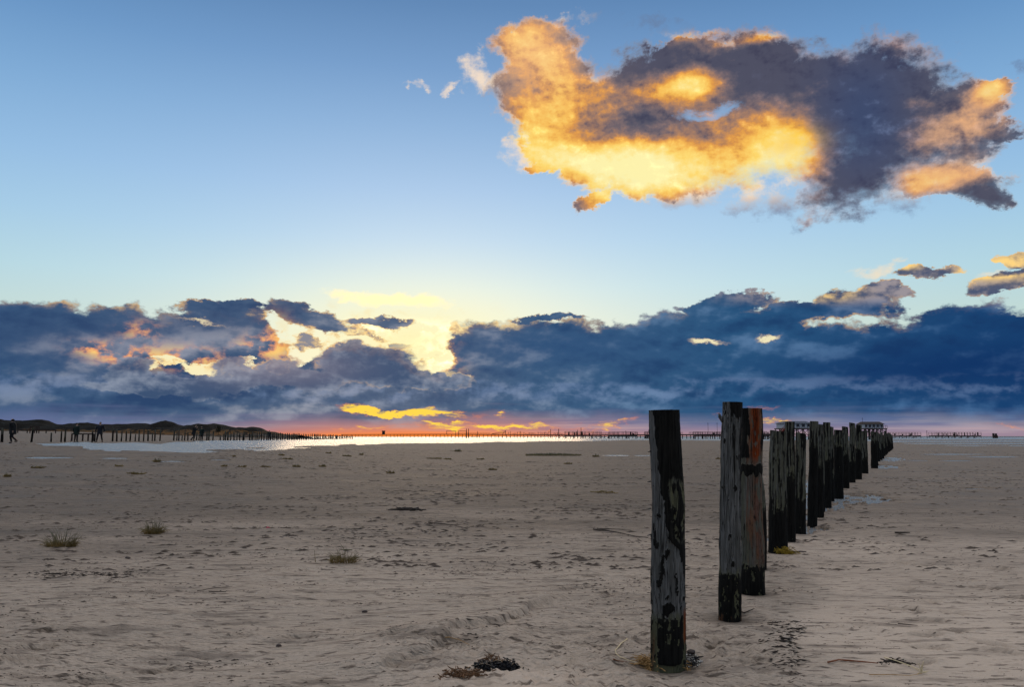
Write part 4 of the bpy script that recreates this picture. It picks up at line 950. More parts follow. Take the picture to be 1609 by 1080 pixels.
# stilt buildings
def stilt_house(px0, px1, r0, r1, r2, D, lab, roofm, hip, wallm, cross):
    a, b_ = W2(px0, r2, D), W2(px1, r0, D); L = b_.x - a.x; g = float(gz(a.x, D)); zf = a.z - g; ze = W2(0, r1, D).z - g; zt = b_.z - g; dep = L * .75
    rt = empty('stilt_house', ((a.x + b_.x) / 2, D, g)); tag(rt, lab, 'stilt building')
    wl = MB(); wl.box(-L * .44, L * .44, 0, dep, zf, ze); wall = wl.build('wall', wallm, rt)
    rf = MB(); e = L * .5; o_ = .4
    v = [(-e, -o_, ze), (e, -o_, ze), (e, dep + o_, ze), (-e, dep + o_, ze), (-e + hip * L, dep * .35, zt), (e - hip * L, dep * .35, zt), (e - hip * L, dep * .65, zt), (-e + hip * L, dep * .65, zt)]
    rf.add(v, [(0, 1, 5, 4), (1, 2, 6, 5), (2, 3, 7, 6), (3, 0, 4, 7), (4, 5, 6, 7), (3, 2, 1, 0)]); roof = rf.build('roof', roofm, rt)
    for i_ in range(5):
        xq = -L * .36 + i_ * L * .18; w_ = MB(); w_.box(xq - L * .045, xq + L * .045, -.05, .05, zf + (ze - zf) * .3, zf + (ze - zf) * .8); wi = w_.build('window', GLASS, rt)
        w_ = MB(); w_.box(xq - L * .055, xq + L * .055, -.07, -.02, zf + (ze - zf) * .8, zf + (ze - zf) * .88); w_.build('frame', DW, wi)
    m_ = MB(); m_.box(-L * .5, L * .5, -1.6, dep + .5, zf - .35, zf); dk_ = m_.build('deck', DW, rt)
    m_ = MB(); m_.beam((-L / 2, -1.55, zf + .9), (L / 2, -1.55, zf + .9), .09)
    for i_ in range(13): xq = -L / 2 + L * i_ / 12; m_.beam((xq, -1.55, zf), (xq, -1.55, zf + .9), .08)
    m_.build('railing', DW, rt)
    N = 6
    for i_ in range(N):
        for yy in (-1.2, dep * .5, dep):
            xq = -L * .47 + L * .94 * i_ / (N - 1); m_ = MB(); m_.tube([(xq, yy, -.5), (xq, yy, zf - .3)], .16, 7); m_.build('pile', DW, rt)
    for i_ in range(N - 1):
        x0, x1 = -L * .47 + L * .94 * i_ / (N - 1), -L * .47 + L * .94 * (i_ + 1) / (N - 1); zl = zf - .4 - (x1 - x0) * 1.1
        m_ = MB(); m_.beam((x0, -1.2, zl), (x1, -1.2, zf - .4), .13); m_.beam((x0, -1.25, zf - .4), (x1, -1.25, zl), .13); m_.build('cross_brace', DW, rt)
    return rt, L, zf, zt, ze, dep
rt, L, zf, zt, ze, dep = stilt_house(1227, 1275, 662.3, 666, 673.4, 250, 'larger stilt building with white walls behind the second cluster of posts', ROOFM, .14, WHITE, False)
m_ = MB()
for i_ in range(12):
    f_ = i_ / 11; m_.box(-L / 2 - 3.4 + 3.2 * f_, -L / 2 - 3.0 + 3.2 * f_, -2.6, -1.5, zf - 3.0 + f_ * 2.7, zf - 2.85 + f_ * 2.7)
m_.beam((-L / 2 - 3.4, -2.6, zf - 2.2), (-L / 2 - .2, -2.6, zf + .6), .14); m_.beam((-L / 2 - 3.4, -2.6, zf - 3.1), (-L / 2 - .2, -2.6, zf - .3), .35); m_.build('stairs', SUNLIT_RED, rt)
m_ = MB(); m_.box(-L / 2 - 3.6, -L / 2 + 1.0, -1.4, 2.5, zf - 3.2, zf - 2.9); m_.box(-L / 2 + .0, -L / 2 + 2.2, 0.1, 2.5, zf - 2.9, zf - .5); m_.build('landing', DW, rt)
rt, L, zf, zt, ze, dep = stilt_house(1353, 1387, 663.2, 667.3, 673.6, 255, 'smaller stilt building with dark hipped roof and antenna behind the middle posts', BROWNR, .12, WHITE, True)
m_ = MB(); m_.tube([(-L * .42, 1.5, zt - .5), (-L * .42, 1.5, zt + 1.4)], .05, 5); m_.beam((-L * .42 - .3, 1.5, zt + 1.0), (-L * .42 + .3, 1.5, zt + 1.0), .05); m_.build('antenna', DW, rt)
# two dark beach crates far right
for px0, px1, pt, lab in ((1554.8, 1557.6, 681.3, 'left one of two dark upright crates on the horizon far right'), (1558.8, 1561.6, 681.6, 'right one of two dark upright crates on the horizon far right')):
    a, b_ = W2(px0, 688, 460), W2(px1, pt, 460); g = float(gz(a.x, 460)); rt = empty('beach_crate', ((a.x + b_.x) / 2, 460, g)); tag(rt, lab, 'crate', 'dark crates far right')
    w_ = b_.x - a.x; h_ = b_.z - g; m_ = MB(); m_.box(-w_ / 2, w_ / 2, -.6, .6, -.2, h_ * .6); m_.build('base', DW, rt); m_ = MB(); m_.box(-w_ / 2, w_ / 2, .1, .6, h_ * .6, h_); m_.build('backrest', DW, rt)
# low handrails on the left before the dunes
for px0, px1, prow, D, lab in ((33, 92, 676.4, 190, 'low dark handrail at the dune foot behind the hooded walker'), (118, 152, 682.4, 84, 'short low rail between the two walkers on the left'), (52, 66, 671.4, 190, 'small raised rail above the second left post')):
    a, b_ = W2(px0, prow, D), W2(px1, prow, D); rt = empty('handrail', (a.x, D, float(gz(a.x, D)))); tag(rt, lab, 'handrail'); l_ = rt.location
    m_ = MB(); m_.beam(a - l_, b_ - l_, .13 if D < 100 else .25); m_.build('rail', DW, rt)
    n_ = 4
    for i_ in range(n_ + 1): q = a.lerp(b_, i_ / n_); m_ = MB(); m_.beam((q.x - l_.x, 0, -.3), (q.x - l_.x, 0, q.z - l_.z), .12 if D < 100 else .18); m_.build('upright', DW, rt)

# ------------------------------------------------------------------ people
SKIN = simple('skin', (.30, .19, .14), .6, .1); COATS = [simple('dark_coat', (.010, .011, .013), .9, .3), simple('green_coat', (.008, .016, .013), .9, .3), simple('navy_coat', (.008, .010, .016), .9, .3)]
TROU = simple('dark_trousers', (.009, .009, .011), .9, .3); SHOE = simple('shoe_leather', (.006, .006, .006), .7, .3); HAIRM = simple('dark_hair', (.015, .011, .009), .8, .4); GREYH = simple('knit_cap', (.03, .03, .032), .9, .3)
import bmesh
def grow(name, chains, mat, parent, sub=2):
    V, Rr, Ed = [], [], []
    for ch in chains:
        prev = None
        for q in ch:
            if isinstance(q, int): prev = q; continue
            V.append(q[:3]); Rr.append(q[3])
            if prev is not None: Ed.append((prev, len(V) - 1))
            prev = len(V) - 1
    bm = bmesh.new(); lay = bm.verts.layers.skin.verify(); vs = []
    for k, (v, r) in enumerate(zip(V, Rr)):
        b = bm.verts.new(v); b[lay].radius = (r, r) if np.isscalar(r) else r; b[lay].use_root = (k == 0); vs.append(b)
    for a, b in Ed: bm.edges.new((vs[a], vs[b]))
    me = bpy.data.meshes.new(name); bm.to_mesh(me); bm.free(); me.materials.append(mat)
    o = bpy.data.objects.new(name, me); C.objects.link(o); o.parent = parent
    md = o.modifiers.new('skin', 'SKIN'); md.use_smooth_shade = True; ms = o.modifiers.new('smooth', 'SUBSURF'); ms.levels = sub; ms.render_levels = sub
    return o
def person(x, y, rz, H, legs, arms, lean, coat, label, hat=False, bulk=1.0, hood=False, long_coat=False):
    """legs/arms: joint offsets (knee, foot) and (elbow, hand) for left and right, in metres for a 1.75 m figure facing -Y"""
    rt = empty('person', (x, y, float(gz(x, y))), rz); rt.scale = (H / 1.75,) * 3; tag(rt, label, 'person', 'people walking by the left row of posts')
    hip = .92; lx, ly = lean; B = bulk
    P_ = Vector((0, 0, hip)); ch_ = Vector((lx * .6, ly * .6, 1.25)); sh = Vector((lx * .85, ly * .85, 1.42)); nk = Vector((lx, ly, 1.51)); hd = Vector((lx * 1.2, ly * 1.2 - .01, 1.63))
    chains = [[(*P_, .125), (*ch_, .135), (*sh, .10), (*nk, .058), (*(hd - Vector((0, .01, .04))), .078), (*(hd + Vector((0, .0, .04))), .088), (*(hd + Vector((0, .005, .10))), .055)]]
    idx = 7; k_i = {}
    for s_, (kn, ft) in zip((-1, 1), legs):
        h0 = (s_ * .10, 0, hip - .06, .085); kn = Vector(kn); ft = Vector(ft); toe = Vector((ft[0] + s_ * .02, ft[1] - .16, max(ft[2] - .03, .03)))
        chains.append([0, h0, (*((Vector(h0[:3]) + kn) / 2), .078), (*kn, .056), (*((kn + ft) / 2 + Vector((0, .015, .06))), .054), (*ft, .038), (*toe, .032)]); idx += 6
    hands = []
    for s_, (el, hn) in zip((-1, 1), arms):
        s0 = sh + Vector((s_ * .17, 0, -.02)); el = Vector(el); hn = Vector(hn); d = (hn - el).normalized(); palm = hn + d * .05
        chains.append([2, (*s0, .056), (*((s0 + el) / 2), .048), (*el, .040), (*((el + hn) / 2), .036), (*hn, .025), (*palm, (.036))]); idx += 6; pi_ = idx - 1
        side = d.cross(Vector((1, 0, 0))); side = side.normalized() if side.length > .1 else Vector((0, 1, 0)); hands.append((hn, palm, d, side))
        for f_ in range(4):
            o0 = palm + side * (.024 - .016 * f_) + d * .03; L_ = (.062, .070, .066, .052)[f_]
            chains.append([pi_, (*o0, .0095), (*(o0 + d * L_ * .55 + Vector((-s_ * .006, 0, 0))), .0085), (*(o0 + d * L_ + Vector((-s_ * .02, 0, 0))), .007)]); idx += 3
        t0 = hn + side * .036 + d * .02; chains.append([pi_ - 1, (*t0, .011), (*(t0 + side * .02 + d * .035), .009)]); idx += 2
    grow('body', chains, SKIN, rt, 1)
    # nose, ears: face details on the head
    # coat with sleeves
    cc_ = [[(*(P_ + Vector((0, 0, -.02))), .165 * B), (*ch_, .175 * B), (*sh, .135 * B), (*(nk + Vector((0, 0, -.01))), .08 * B)], [0, (0, 0, hip - (.30 if long_coat else .14), (.165 if long_coat else .16) * B)]]
    for s_, (el, hn) in zip((-1, 1), arms):
        s0 = sh + Vector((s_ * .175 * B, 0, -.02)); el = Vector(el); hn = Vector(hn)
        cc_.append([2, (*s0, .078 * B), (*((s0 + el) / 2), .068 * B), (*el, .060), (*((el + hn) / 2), .054), (*hn, .046)])
    grow('coat', cc_, coat, rt, 2)
    tt = [[(0, 0, hip - .02, .135)]]
    for s_, (kn, ft) in zip((-1, 1), legs):
        kn = Vector(kn); ft = Vector(ft); tt.append([0, (s_ * .10, 0, hip - .08, .10), (*((Vector((s_ * .10, 0, hip)) + kn) / 2), .092), (*kn, .074), (*((kn + ft) / 2), .070), (*(ft + (kn - ft) * .08), .058)])
    grow('trousers', tt, TROU, rt, 2)
    for s_, (kn, ft) in zip((-1, 1), legs):
        ft = Vector(ft); toe = Vector((ft[0] + s_ * .02, ft[1] - .17, max(ft[2] - .04, .045))); heel = ft + Vector((0, .05, -.03)); heel.z = max(heel.z, .045)
        grow('shoe', [[(*heel, .045), (*((heel + toe) / 2), .050), (*toe, .042)], [0, (*(ft + Vector((0, 0, .05))), .05)]], SHOE, rt, 1)
    if hood: grow('hood', [[(*nk, .10), (*(hd + Vector((0, .03, -.02))), .125), (*(hd + Vector((0, .04, .09))), .085)]], coat, rt, 2)
    else: grow('hat' if hat else 'hair', [[(*(hd + Vector((0, .035, -.03))), .080), (*(hd + Vector((0, .02, .07))), .096), (*(hd + Vector((0, .01, .125))), .06)]], GREYH if hat else HAIRM, rt, 2)
    fm = MB(); fc = hd + Vector((0, -.085, -.01))
    fm.tube([fc + Vector((0, -.002, .03)), fc + Vector((0, -.024, -.004)), fc + Vector((0, -.004, -.014))], [.008, .013, .008], 6); fm.build('nose', SKIN, rt, True)
    for s_ in (-1, 1):
        e_ = MB(); e_.tube([hd + Vector((s_ * .034, -.078, .012)), hd + Vector((s_ * .034, -.088, .012))], [.012, .008], 6); e_.build('eye', HAIRM, rt, True)
        if not hood: e_ = MB(); e_.tube([hd + Vector((s_ * .086, .01, .02)), hd + Vector((s_ * .096, .015, 0)), hd + Vector((s_ * .086, .005, -.03))], [.014, .018, .010], 6); e_.build('ear', SKIN, rt, True)
    e_ = MB(); e_.tube([hd + Vector((-.024, -.074, -.045)), hd + Vector((0, -.082, -.047)), hd + Vector((.024, -.074, -.045))], [.004, .006, .004], 5); e_.build('mouth', HAIRM, rt, True)
    return rt
stand = [((-.11, -.01, .48), (-.12, .02, .07)), ((.11, -.01, .48), (.12, .02, .07))]
apart = [((-.17, -.03, .48), (-.24, .02, .07)), ((.16, .0, .48), (.24, .03, .07))]
step_ = [((-.10, -.14, .50), (-.10, -.05, .07)), ((.10, -.02, .47), (.11, .30, .17))]
down = [((-.30, .02, 1.14), (-.33, -.02, .88)), ((.30, .02, 1.14), (.33, -.02, .88))]
def pers_at(px, D): return (px - 804.5) / F * D, D
x, y = pers_at(25.5, 58); person(x, y, math.radians(-62), 1.86, step_, [((-.26, .06, 1.14), (-.24, -.14, .92)), ((.26, .04, 1.14), (.25, .02, .88))], (0, -.06), COATS[0], 'walker in a bulky dark hooded coat at the far left, one foot lifted behind', hood=True, bulk=1.5, long_coat=True)
x, y = pers_at(124.6, 70); st_ = (x, y); person(x, y, math.radians(170), 1.74, stand, [((-.26, .03, 1.14), (-.27, -.05, .90)), ((.30, .02, 1.14), (.38, -.08, .92))], (0, 0), COATS[1], 'walker in a dark coat leaning on a walking stick, left of the short low rail', bulk=1.3, hat=True)
b = MB(); b.tube([(st_[0] - .43, st_[1] - .08, float(gz(*st_)) - .02), (st_[0] - .40, st_[1] + .0, float(gz(*st_)) + .95)], .018, 6); single('walking_stick', b, DW, 'thin walking stick held by the walker left of the low rail', 'walking stick')
x, y = pers_at(161.2, 70); person(x, y, math.radians(8), 1.82, apart, [((-.32, .02, 1.15), (-.37, -.02, .88)), ((.33, .02, 1.15), (.42, -.02, .88))], (0, 0), COATS[2], 'broad walker standing with legs apart, right of the short low rail', bulk=1.3, hat=True)
x, y = pers_at(307.5, 84); person(x, y, math.radians(95), 1.80, step_, [((-.26, -.16, 1.25), (-.12, -.34, 1.42)), ((.28, -.12, 1.16), (.20, -.36, 1.22))], (0, -.16), COATS[0], 'left one of the close pair, bending forward with arms raised', bulk=1.25)
x, y = pers_at(320.5, 90); person(x, y, math.radians(-20), 1.68, stand, down, (0, -.02), COATS[1], 'right one of the close pair, standing upright in a dark coat', bulk=1.2, hood=True)
x, y = pers_at(426, 146); person(x, y, math.radians(200), 1.80, stand, down, (0, 0), COATS[0], 'distant person behind the left posts where the dunes end', bulk=1.25, hat=True)
# bush at the end of the dunes
m_ = MB(); c0 = W2(346, 676, 300)
BUSH = simple('bush_leaves', (.02, .018, .010), .9, .4)
for k in range(420):
    a = rng.uniform(0, 6.28); rr_ = rng.random() ** .5; zz_ = rng.random(); q = Vector((c0.x + math.cos(a) * rr_ * .9 * (1 - .4 * zz_), c0.y + math.sin(a) * rr_ * .9, c0.z - .8 + zz_ * 2.3)); s_ = rng.uniform(.12, .25)
    d1 = Vector((rng.uniform(-1, 1), rng.uniform(-1, 1), rng.uniform(-1, 1))).normalized() * s_; d2 = d1.orthogonal().normalized() * s_ * .6
    m_.add([tuple(q + d1), tuple(q + d2), tuple(q - d1), tuple(q - d2)], [(0, 1, 2, 3)])
m_.tube([(c0.x, c0.y, float(gz(c0.x, c0.y)) - .3), (c0.x + .1, c0.y, c0.z + .8)], [.12, .03], 6)
single('bush', m_, BUSH, 'dark rounded bush at the foot of the dunes right of the close pair', 'bush')
# ------------------------------------------------------------------ grass tufts
m, t, p = newmat('marram_grass')
tcn = t.nodes.new('ShaderNodeTexCoord'); sx = t.nodes.new('ShaderNodeSeparateXYZ'); t.links.new(tcn.outputs['Object'], sx.inputs[0])
hf = mth(t, 'ADD', mth(t, 'MULTIPLY', sx.outputs[2], 4.0), mth(t, 'MULTIPLY', nz(t, 14, 2, .5), .6))
t.links.new(rmp(t, hf, [(.25, (.20, .12, .028)), (.6, (.12, .085, .022)), (1.0, (.045, .048, .018)), (1.5, (.06, .065, .028))]), p.inputs['Base Color']); p.inputs['Roughness'].default_value = .7
GRASS = m
def blade(b, base, L, lean, az, w, curl=1.0, n=6):
    pts = []; q = Vector(base); ang = lean * .3
    d = Vector((math.cos(az), math.sin(az), 0))
    for i in range(n + 1):
        f = i / n; pts.append(q.copy()); ang = lean * (.3 + curl * f); q = q + (d * math.sin(ang) + Vector((0, 0, math.cos(ang)))) * L / n
    rad_ = [w * (1 - .85 * i / n) for i in range(n + 1)]; b.tube(pts, rad_, 3, False)
def tuft(px, py, wpx, hpx, label, n=60, wmul=1.0, group='grass tufts on the sand'):
    x, y = at(px, py); s_ = y / F; W_ = wpx * s_; H_ = hpx * s_; g = groundz(x, y); rt = bpy.data.objects; b = MB(); rr_ = random.Random(int(px * 7 + py))
    bw = max(.0036, .6 * s_) * wmul
    for k in range(n):
        u = rr_.uniform(-.42, .42); v = rr_.uniform(-.5, .5) * .8; L = H_ * rr_.uniform(.35, 1.15) * (1.1 - abs(u)); az = math.atan2(v * .6, u) + rr_.uniform(-1.2, 1.2)
        blade(b, (u * W_, v * W_ * .5, -.02), L, rr_.uniform(.25, 1.5), az, bw, rr_.uniform(.6, 1.8))
    for k in range(n // 2):           # dead stems matted at the base
        a = rr_.uniform(0, 6.28); u = rr_.uniform(-.5, .5); v = rr_.uniform(-.4, .4); L = W_ * rr_.uniform(.1, .3); z0 = rr_.uniform(.004, .05)
        b.tube([(u * W_, v * W_ * .5, z0), (u * W_ + math.cos(a) * L, v * W_ * .5 + math.sin(a) * L * .5, z0 + rr_.uniform(-.02, .05))], [bw, bw * .6], 3, False)
    o = b.build('grass_tuft', GRASS); o.location = (x, y, g); tag(o, label, 'grass tuft', group); return o
tuft(97, 860, 44, 34, 'largest grass tuft with curling blades, lower left of the beach', 130)
tuft(241, 839, 32, 27, 'grass tuft right of and behind the largest one on the left', 100)
o = tuft(540, 884, 42, 26, 'yellowish grass tuft with a broken stem lying across, left centre foreground', 100)
x, y = at(553, 883); s_ = y / F; b = MB()
b.tube([(.01, -.05, 0), (.03, -.05, 19 * s_)], [.006, .004], 5); b.tube([(-.03, -.05, 20 * s_), (14 * s_, -.05, 19 * s_)], .006, 5); b.tube([(.02, -.05, 19 * s_), (-.05, .0, 28 * s_)], [.004, .002], 4)
b.tube([(-43 * s_, 0, 0), (-45 * s_, 0, 18 * s_)], [.005, .002], 4); b.tube([(-50 * s_, 0, 10 * s_), (-37 * s_, 0, 11 * s_)], .003, 4)
q_ = b.build('stem', GRASS, o)
SM = [(60, 736, 20, 6), (187, 733.6, 12, 5), (213, 745, 30, 6), (247, 727, 9, 8), (11, 750, 10, 8), (368, 718, 5, 3), (442, 716, 9, 4), (452, 722.5, 14, 4), (352, 734, 10, 3), (381, 735, 12, 3), (415, 734, 15, 4), (466, 734, 10, 5), (506, 734, 10, 6),
      (683, 721, 22, 4), (704, 722, 10, 4), (720, 710, 12, 5), (774, 739, 12, 5), (614, 743.5, 12, 6), (893, 729.5, 12, 4), (936, 718, 10, 5), (951, 775, 36, 5), (516, 713, 9, 3), (545, 717, 14, 4), (568, 715, 6, 5), (756, 722, 10, 3), (1130, 722, 12, 4)]
where = lambda px, py: ('near the left edge' if px < 120 else 'left of centre' if px < 480 else 'in mid frame' if px < 800 else 'right of centre')
for k, (px, py, w, h) in enumerate(SM):
    lab = '%s dark grass tuft far out on the flat, %s' % (ORD[k], where(px, py)); lab = lab.replace(ORD[k], ['low spread', 'spiky', 'upright', 'sparse', 'flattened', 'ragged', 'rounded', 'tiny', 'bushy', 'wispy', 'stubby', 'lopsided', 'thin'][(k * 3) % 13])
    if k == 2: lab = 'broad brown low tuft far left with wrack on its right'
    if k == 4: lab = 'small tuft touching the left edge of the picture'
    if k == 20: lab = 'flat yellowish mat of grass in the middle distance right of centre'
    if k == 16: lab = 'lone small upright tuft in the centre of the middle distance'
    if k == 25: lab = 'small dark tuft seen between the first and second post'
    tuft(px, py, w, h, lab, 34, 1.6, 'small tufts scattered far out')
# the long low band of grass right of centre
b = MB(); rr_ = random.Random(3); x0, y0 = at(868, 716); g0 = groundz(x0, y0)
for k in range(900):
    px = rr_.uniform(826, 914); f_ = 1 - abs(px - 868) / 48; py = 715.8 + rr_.uniform(-1.1, .9); x, y = at_flat(px, py); hpx = rr_.uniform(1.2, 3.4) * (.5 + f_); bl = hpx * y / F
    blade(b, (x - x0, y - y0, float(gz(x, y)) - g0 - .01), bl, rr_.uniform(.2, 1.3), rr_.uniform(0, 6.28), .022, 1.0, 4)
o = b.build('grass_patch', GRASS); o.location = (x0, y0, g0); tag(o, 'long low band of dark grass on the far flat, right of centre', 'grass patch')
# yellow grass round the foot of the fifth post, dead straw round the first
STRAW = simple('dry_straw', (.34, .20, .075), .75, .5, 60.0); PALE = simple('pale_reed', (.62, .50, .30), .6, .2, 30.0); REDR = simple('red_brown_reed', (.17, .055, .022), .7, .3, 30.0)
YEL = simple('yellow_grass', (.26, .17, .012), .75, .4, 40.0); BLACKW = simple('black_seaweed', (.006, .005, .006), .45, .5, 40.0); BROWNW = simple('brown_wrack', (.10, .045, .016), .7, .5, 40.0); TWIG = simple('dark_twig', (.03, .021, .016), .8, .4, 20.0)
SHELL = simple('shell_white', (.55, .52, .48), .5, .3, 50.0)
x, y = at(1222, 869); b = MB(); rr_ = random.Random(5)
for k in range(60):
    u = rr_.gauss(-.02, .035); b.tube([(u, rr_.uniform(-.08, .0), rr_.uniform(0, .05)), (u + rr_.uniform(-.03, .09), rr_.uniform(-.12, -.05), rr_.uniform(.02, .11)), (u + rr_.uniform(0, .18), rr_.uniform(-.15, -.08), rr_.uniform(0, .03))], [.004, .004, .002], 3, False)
o = b.build('grass_wisp', YEL); o.location = (x, y - .1, groundz(x, y)); tag(o, 'bright yellow grass caught at the foot of the thick dark post', 'grass')
def strand(pts_px, rad_, mat, label, cat, name, lift=.012, wave=0.0, group=None, taper=True):
    P3 = []
    for a, b_ in zip(pts_px[:-1], pts_px[1:]):
        n_ = max(2, int(math.hypot(a[0] - b_[0], a[1] - b_[1]) / 7))
        for i in range(n_):
            f = i / n_; P3.append(at(a[0] + (b_[0] - a[0]) * f, a[1] + (b_[1] - a[1]) * f))
    P3.append(at(*pts_px[-1])); rr_ = random.Random(int(pts_px[0][0])); o0 = P3[0]
    zz = [groundz(q[0], q[1]) + lift + (rr_.uniform(0, wave)) for q in P3]
    pts = [(q[0] - o0[0], q[1] - o0[1] + rr_.uniform(-wave, wave), z - zz[0]) for q, z in zip(P3, zz)]; n_ = len(pts)
    b = MB(); b.tube(pts, [rad_ * ((1 - .6 * i / n_) if taper else 1) * rr_.uniform(.8, 1.15) for i in range(n_)], 6)
    o = b.build(name, mat, None, True); o.location = (o0[0], o0[1], zz[0]); return tag(o, label, cat, group)
strand([(986, 1007), (976, 1015), (967, 1025), (968, 1031), (975, 1036), (990, 1042), (1006, 1047)], .0045, PALE, 'pale curved reed stalk lying left of the nearest post', 'reed', 'reed_stalk', .012)
strand([(964, 1041), (985, 1042.5)], .0045, REDR, 'short brown reed piece under the pale curved reed', 'reed', 'reed_stalk', .008)
strand([(981, 1029), (996, 1030)], .004, TWIG, 'small dark twig inside the bend of the pale curved reed', 'twig', 'twig')
strand([(1301, 1045), (1318, 1041), (1345, 1043), (1380, 1046.5)], .007, REDR, 'red brown reed stalk with pale tip on the right foreground', 'reed', 'reed_stalk', .014)
strand([(1390, 1038), (1408, 1043), (1430, 1051), (1450, 1059)], .005, PALE, 'pale straight reed slanting down to the right, right foreground', 'reed', 'reed_stalk', .016)
strand([(1366, 1064), (1400, 1064), (1430, 1065.5), (1449, 1062)], .0035, STRAW, 'thin tan reed lying level below the pale slanting reed', 'reed', 'reed_stalk')
b = MB(); x, y = at(1448, 1060)
for k, (dx_, dz_) in enumerate(((-.02, .06), (.012, .07), (-.055, .03), (.03, .0), (.0, .05), (-.03, -.01), (.045, .012))): b.tube([(0, 0, .01), (dx_, -.01, max(dz_ + .01, .005))], [.004, .002], 4)
o = b.build('reed_tip', PALE); o.location = (x, y, groundz(x, y)); tag(o, 'splayed pale reed tip at the end of the slanting reed', 'reed')
strand([(932, 834), (950, 836), (975, 840), (1000, 845), (1018, 847)], .011, TWIG, 'long dark branch lying on the sand left of the nearest post', 'branch', 'branch', .015, .01)
strand([(938, 833), (960, 834), (991, 836)], .008, TWIG, 'short dark branch lying beside the start of the long one', 'branch', 'branch', .015, .01)
strand([(673, 823), (690, 824.5), (712, 827), (735, 833)], .009, TWIG, 'dark thin branch in the centre of the sand', 'branch', 'branch', .012, .008)
strand([(1228, 1006), (1247, 1005.5)], .007, TWIG, 'short black stick on the ragged wrack line right of the nearest post', 'twig', 'twig')
strand([(1206, 982.5), (1232, 980.5)], .005, TWIG, 'short straight twig right of the second post', 'twig', 'twig')
strand([(1411, 983), (1442, 986)], .005, TWIG, 'thin straight twig amid footprints on the right', 'twig', 'twig')
strand([(1406, 838.5), (1430, 838.5)], .012, TWIG, 'dark level stick on the open sand right of the middle cluster', 'twig', 'twig')
strand([(700, 1000), (720, 1010), (738, 1019)], .0035, STRAW, 'straw lying across the sand ledge', 'reed', 'reed_stalk', .02)
strand([(1236, 869.5), (1250, 870.5), (1267, 869.5)], .013, BLACKW, 'dark seaweed strand right of the foot of the thick dark post', 'seaweed', 'seaweed_strand', .01, .012)
strand([(1160, 962), (1170, 967), (1185, 960)], .006, TWIG, 'bent twig at the right of the second post', 'twig', 'twig', .01, .012)
strand([(310, 931), (340, 926), (365, 924)], .004, TWIG, 'faint thin twig on the left sand', 'twig', 'twig')
strand([(328, 932), (355, 932.5)], .006, TWIG, 'short dark stick on the left sand', 'twig', 'twig')
def clump(cx, cy, wpx, hpx, n, mat, label, cat, name, L=(.02, .06), r=.004, hmax=.04, curl=True, seed=1, tall=0.0):
    x0, y0 = at(cx, cy); g0 = groundz(x0, y0); b = MB(); rr_ = random.Random(seed); fx_, fy_ = at_flat(cx, cy)
    for k in range(n):
        px = cx + rr_.gauss(0, .25) * wpx; py = cy + rr_.gauss(0, .25) * hpx; x, y = at_flat(px, py); x += x0 - fx_; y += y0 - fy_; z = groundz(x, y) - g0 + rr_.uniform(0, hmax)
        a = rr_.uniform(0, 6.28); l_ = rr_.uniform(*L); q = Vector((x - x0, y - y0, z)); pts = [q]
        for i in range(3):
            a += rr_.uniform(-1.2, 1.2) if curl else rr_.uniform(-.2, .2); q = q + Vector((math.cos(a) * l_ / 3, math.sin(a) * l_ / 3, rr_.uniform(-.4, .4 + tall) * l_ / 3)); q.z = max(q.z, .002 - .01); pts.append(q.copy())
        b.tube(pts, [r * rr_.uniform(.6, 1.4) for _ in pts], 4, True)
    o = b.build(name, mat); o.location = (x0, y0, g0); return tag(o, label, cat)
clump(1044, 1053, 56, 5, 300, STRAW, 'tangled brown straw gathered round the foot of the nearest post', 'straw', 'straw_heap', (.03, .12), .003, .045, False, 2)
clump(1022, 1047, 26, 7, 170, STRAW, 'loose golden straw on the left of the nearest post foot', 'straw', 'straw_heap', (.03, .10), .003, .05, False, 8)
clump(1084, 1041, 26, 12, 150, BLACKW, 'dark seaweed scraps with white shell bits right of the nearest post', 'seaweed', 'seaweed_clump', (.02, .06), .0035, .02, False, 3)
clump(1084, 1042, 26, 12, 55, SHELL, 'white shell scraps mixed in the dark seaweed right of the nearest post', 'shells', 'shell_scraps', (.01, .025), .003, .022, False, 4)
clump(764, 1053, 32, 7, 330, BLACKW, 'left half of the black seaweed heap at the bottom centre', 'seaweed', 'seaweed_clump', (.025, .05), .0045, .018, True, 5, .1)
clump(796, 1053, 34, 6, 330, BLACKW, 'right half of the black seaweed heap at the bottom centre', 'seaweed', 'seaweed_clump', (.025, .05), .0045, .018, True, 6, .1)
clump(726, 1062, 60, 10, 300, BROWNW, 'brown wrack trailing left of the black seaweed heap', 'seaweed', 'wrack', (.02, .07), .003, .015, False, 7)
clump(770, 1039, 34, 5, 120, BROWNW, 'thin rusty wrack patch behind the black seaweed heap', 'seaweed', 'wrack', (.02, .06), .0025, .01, False, 9)
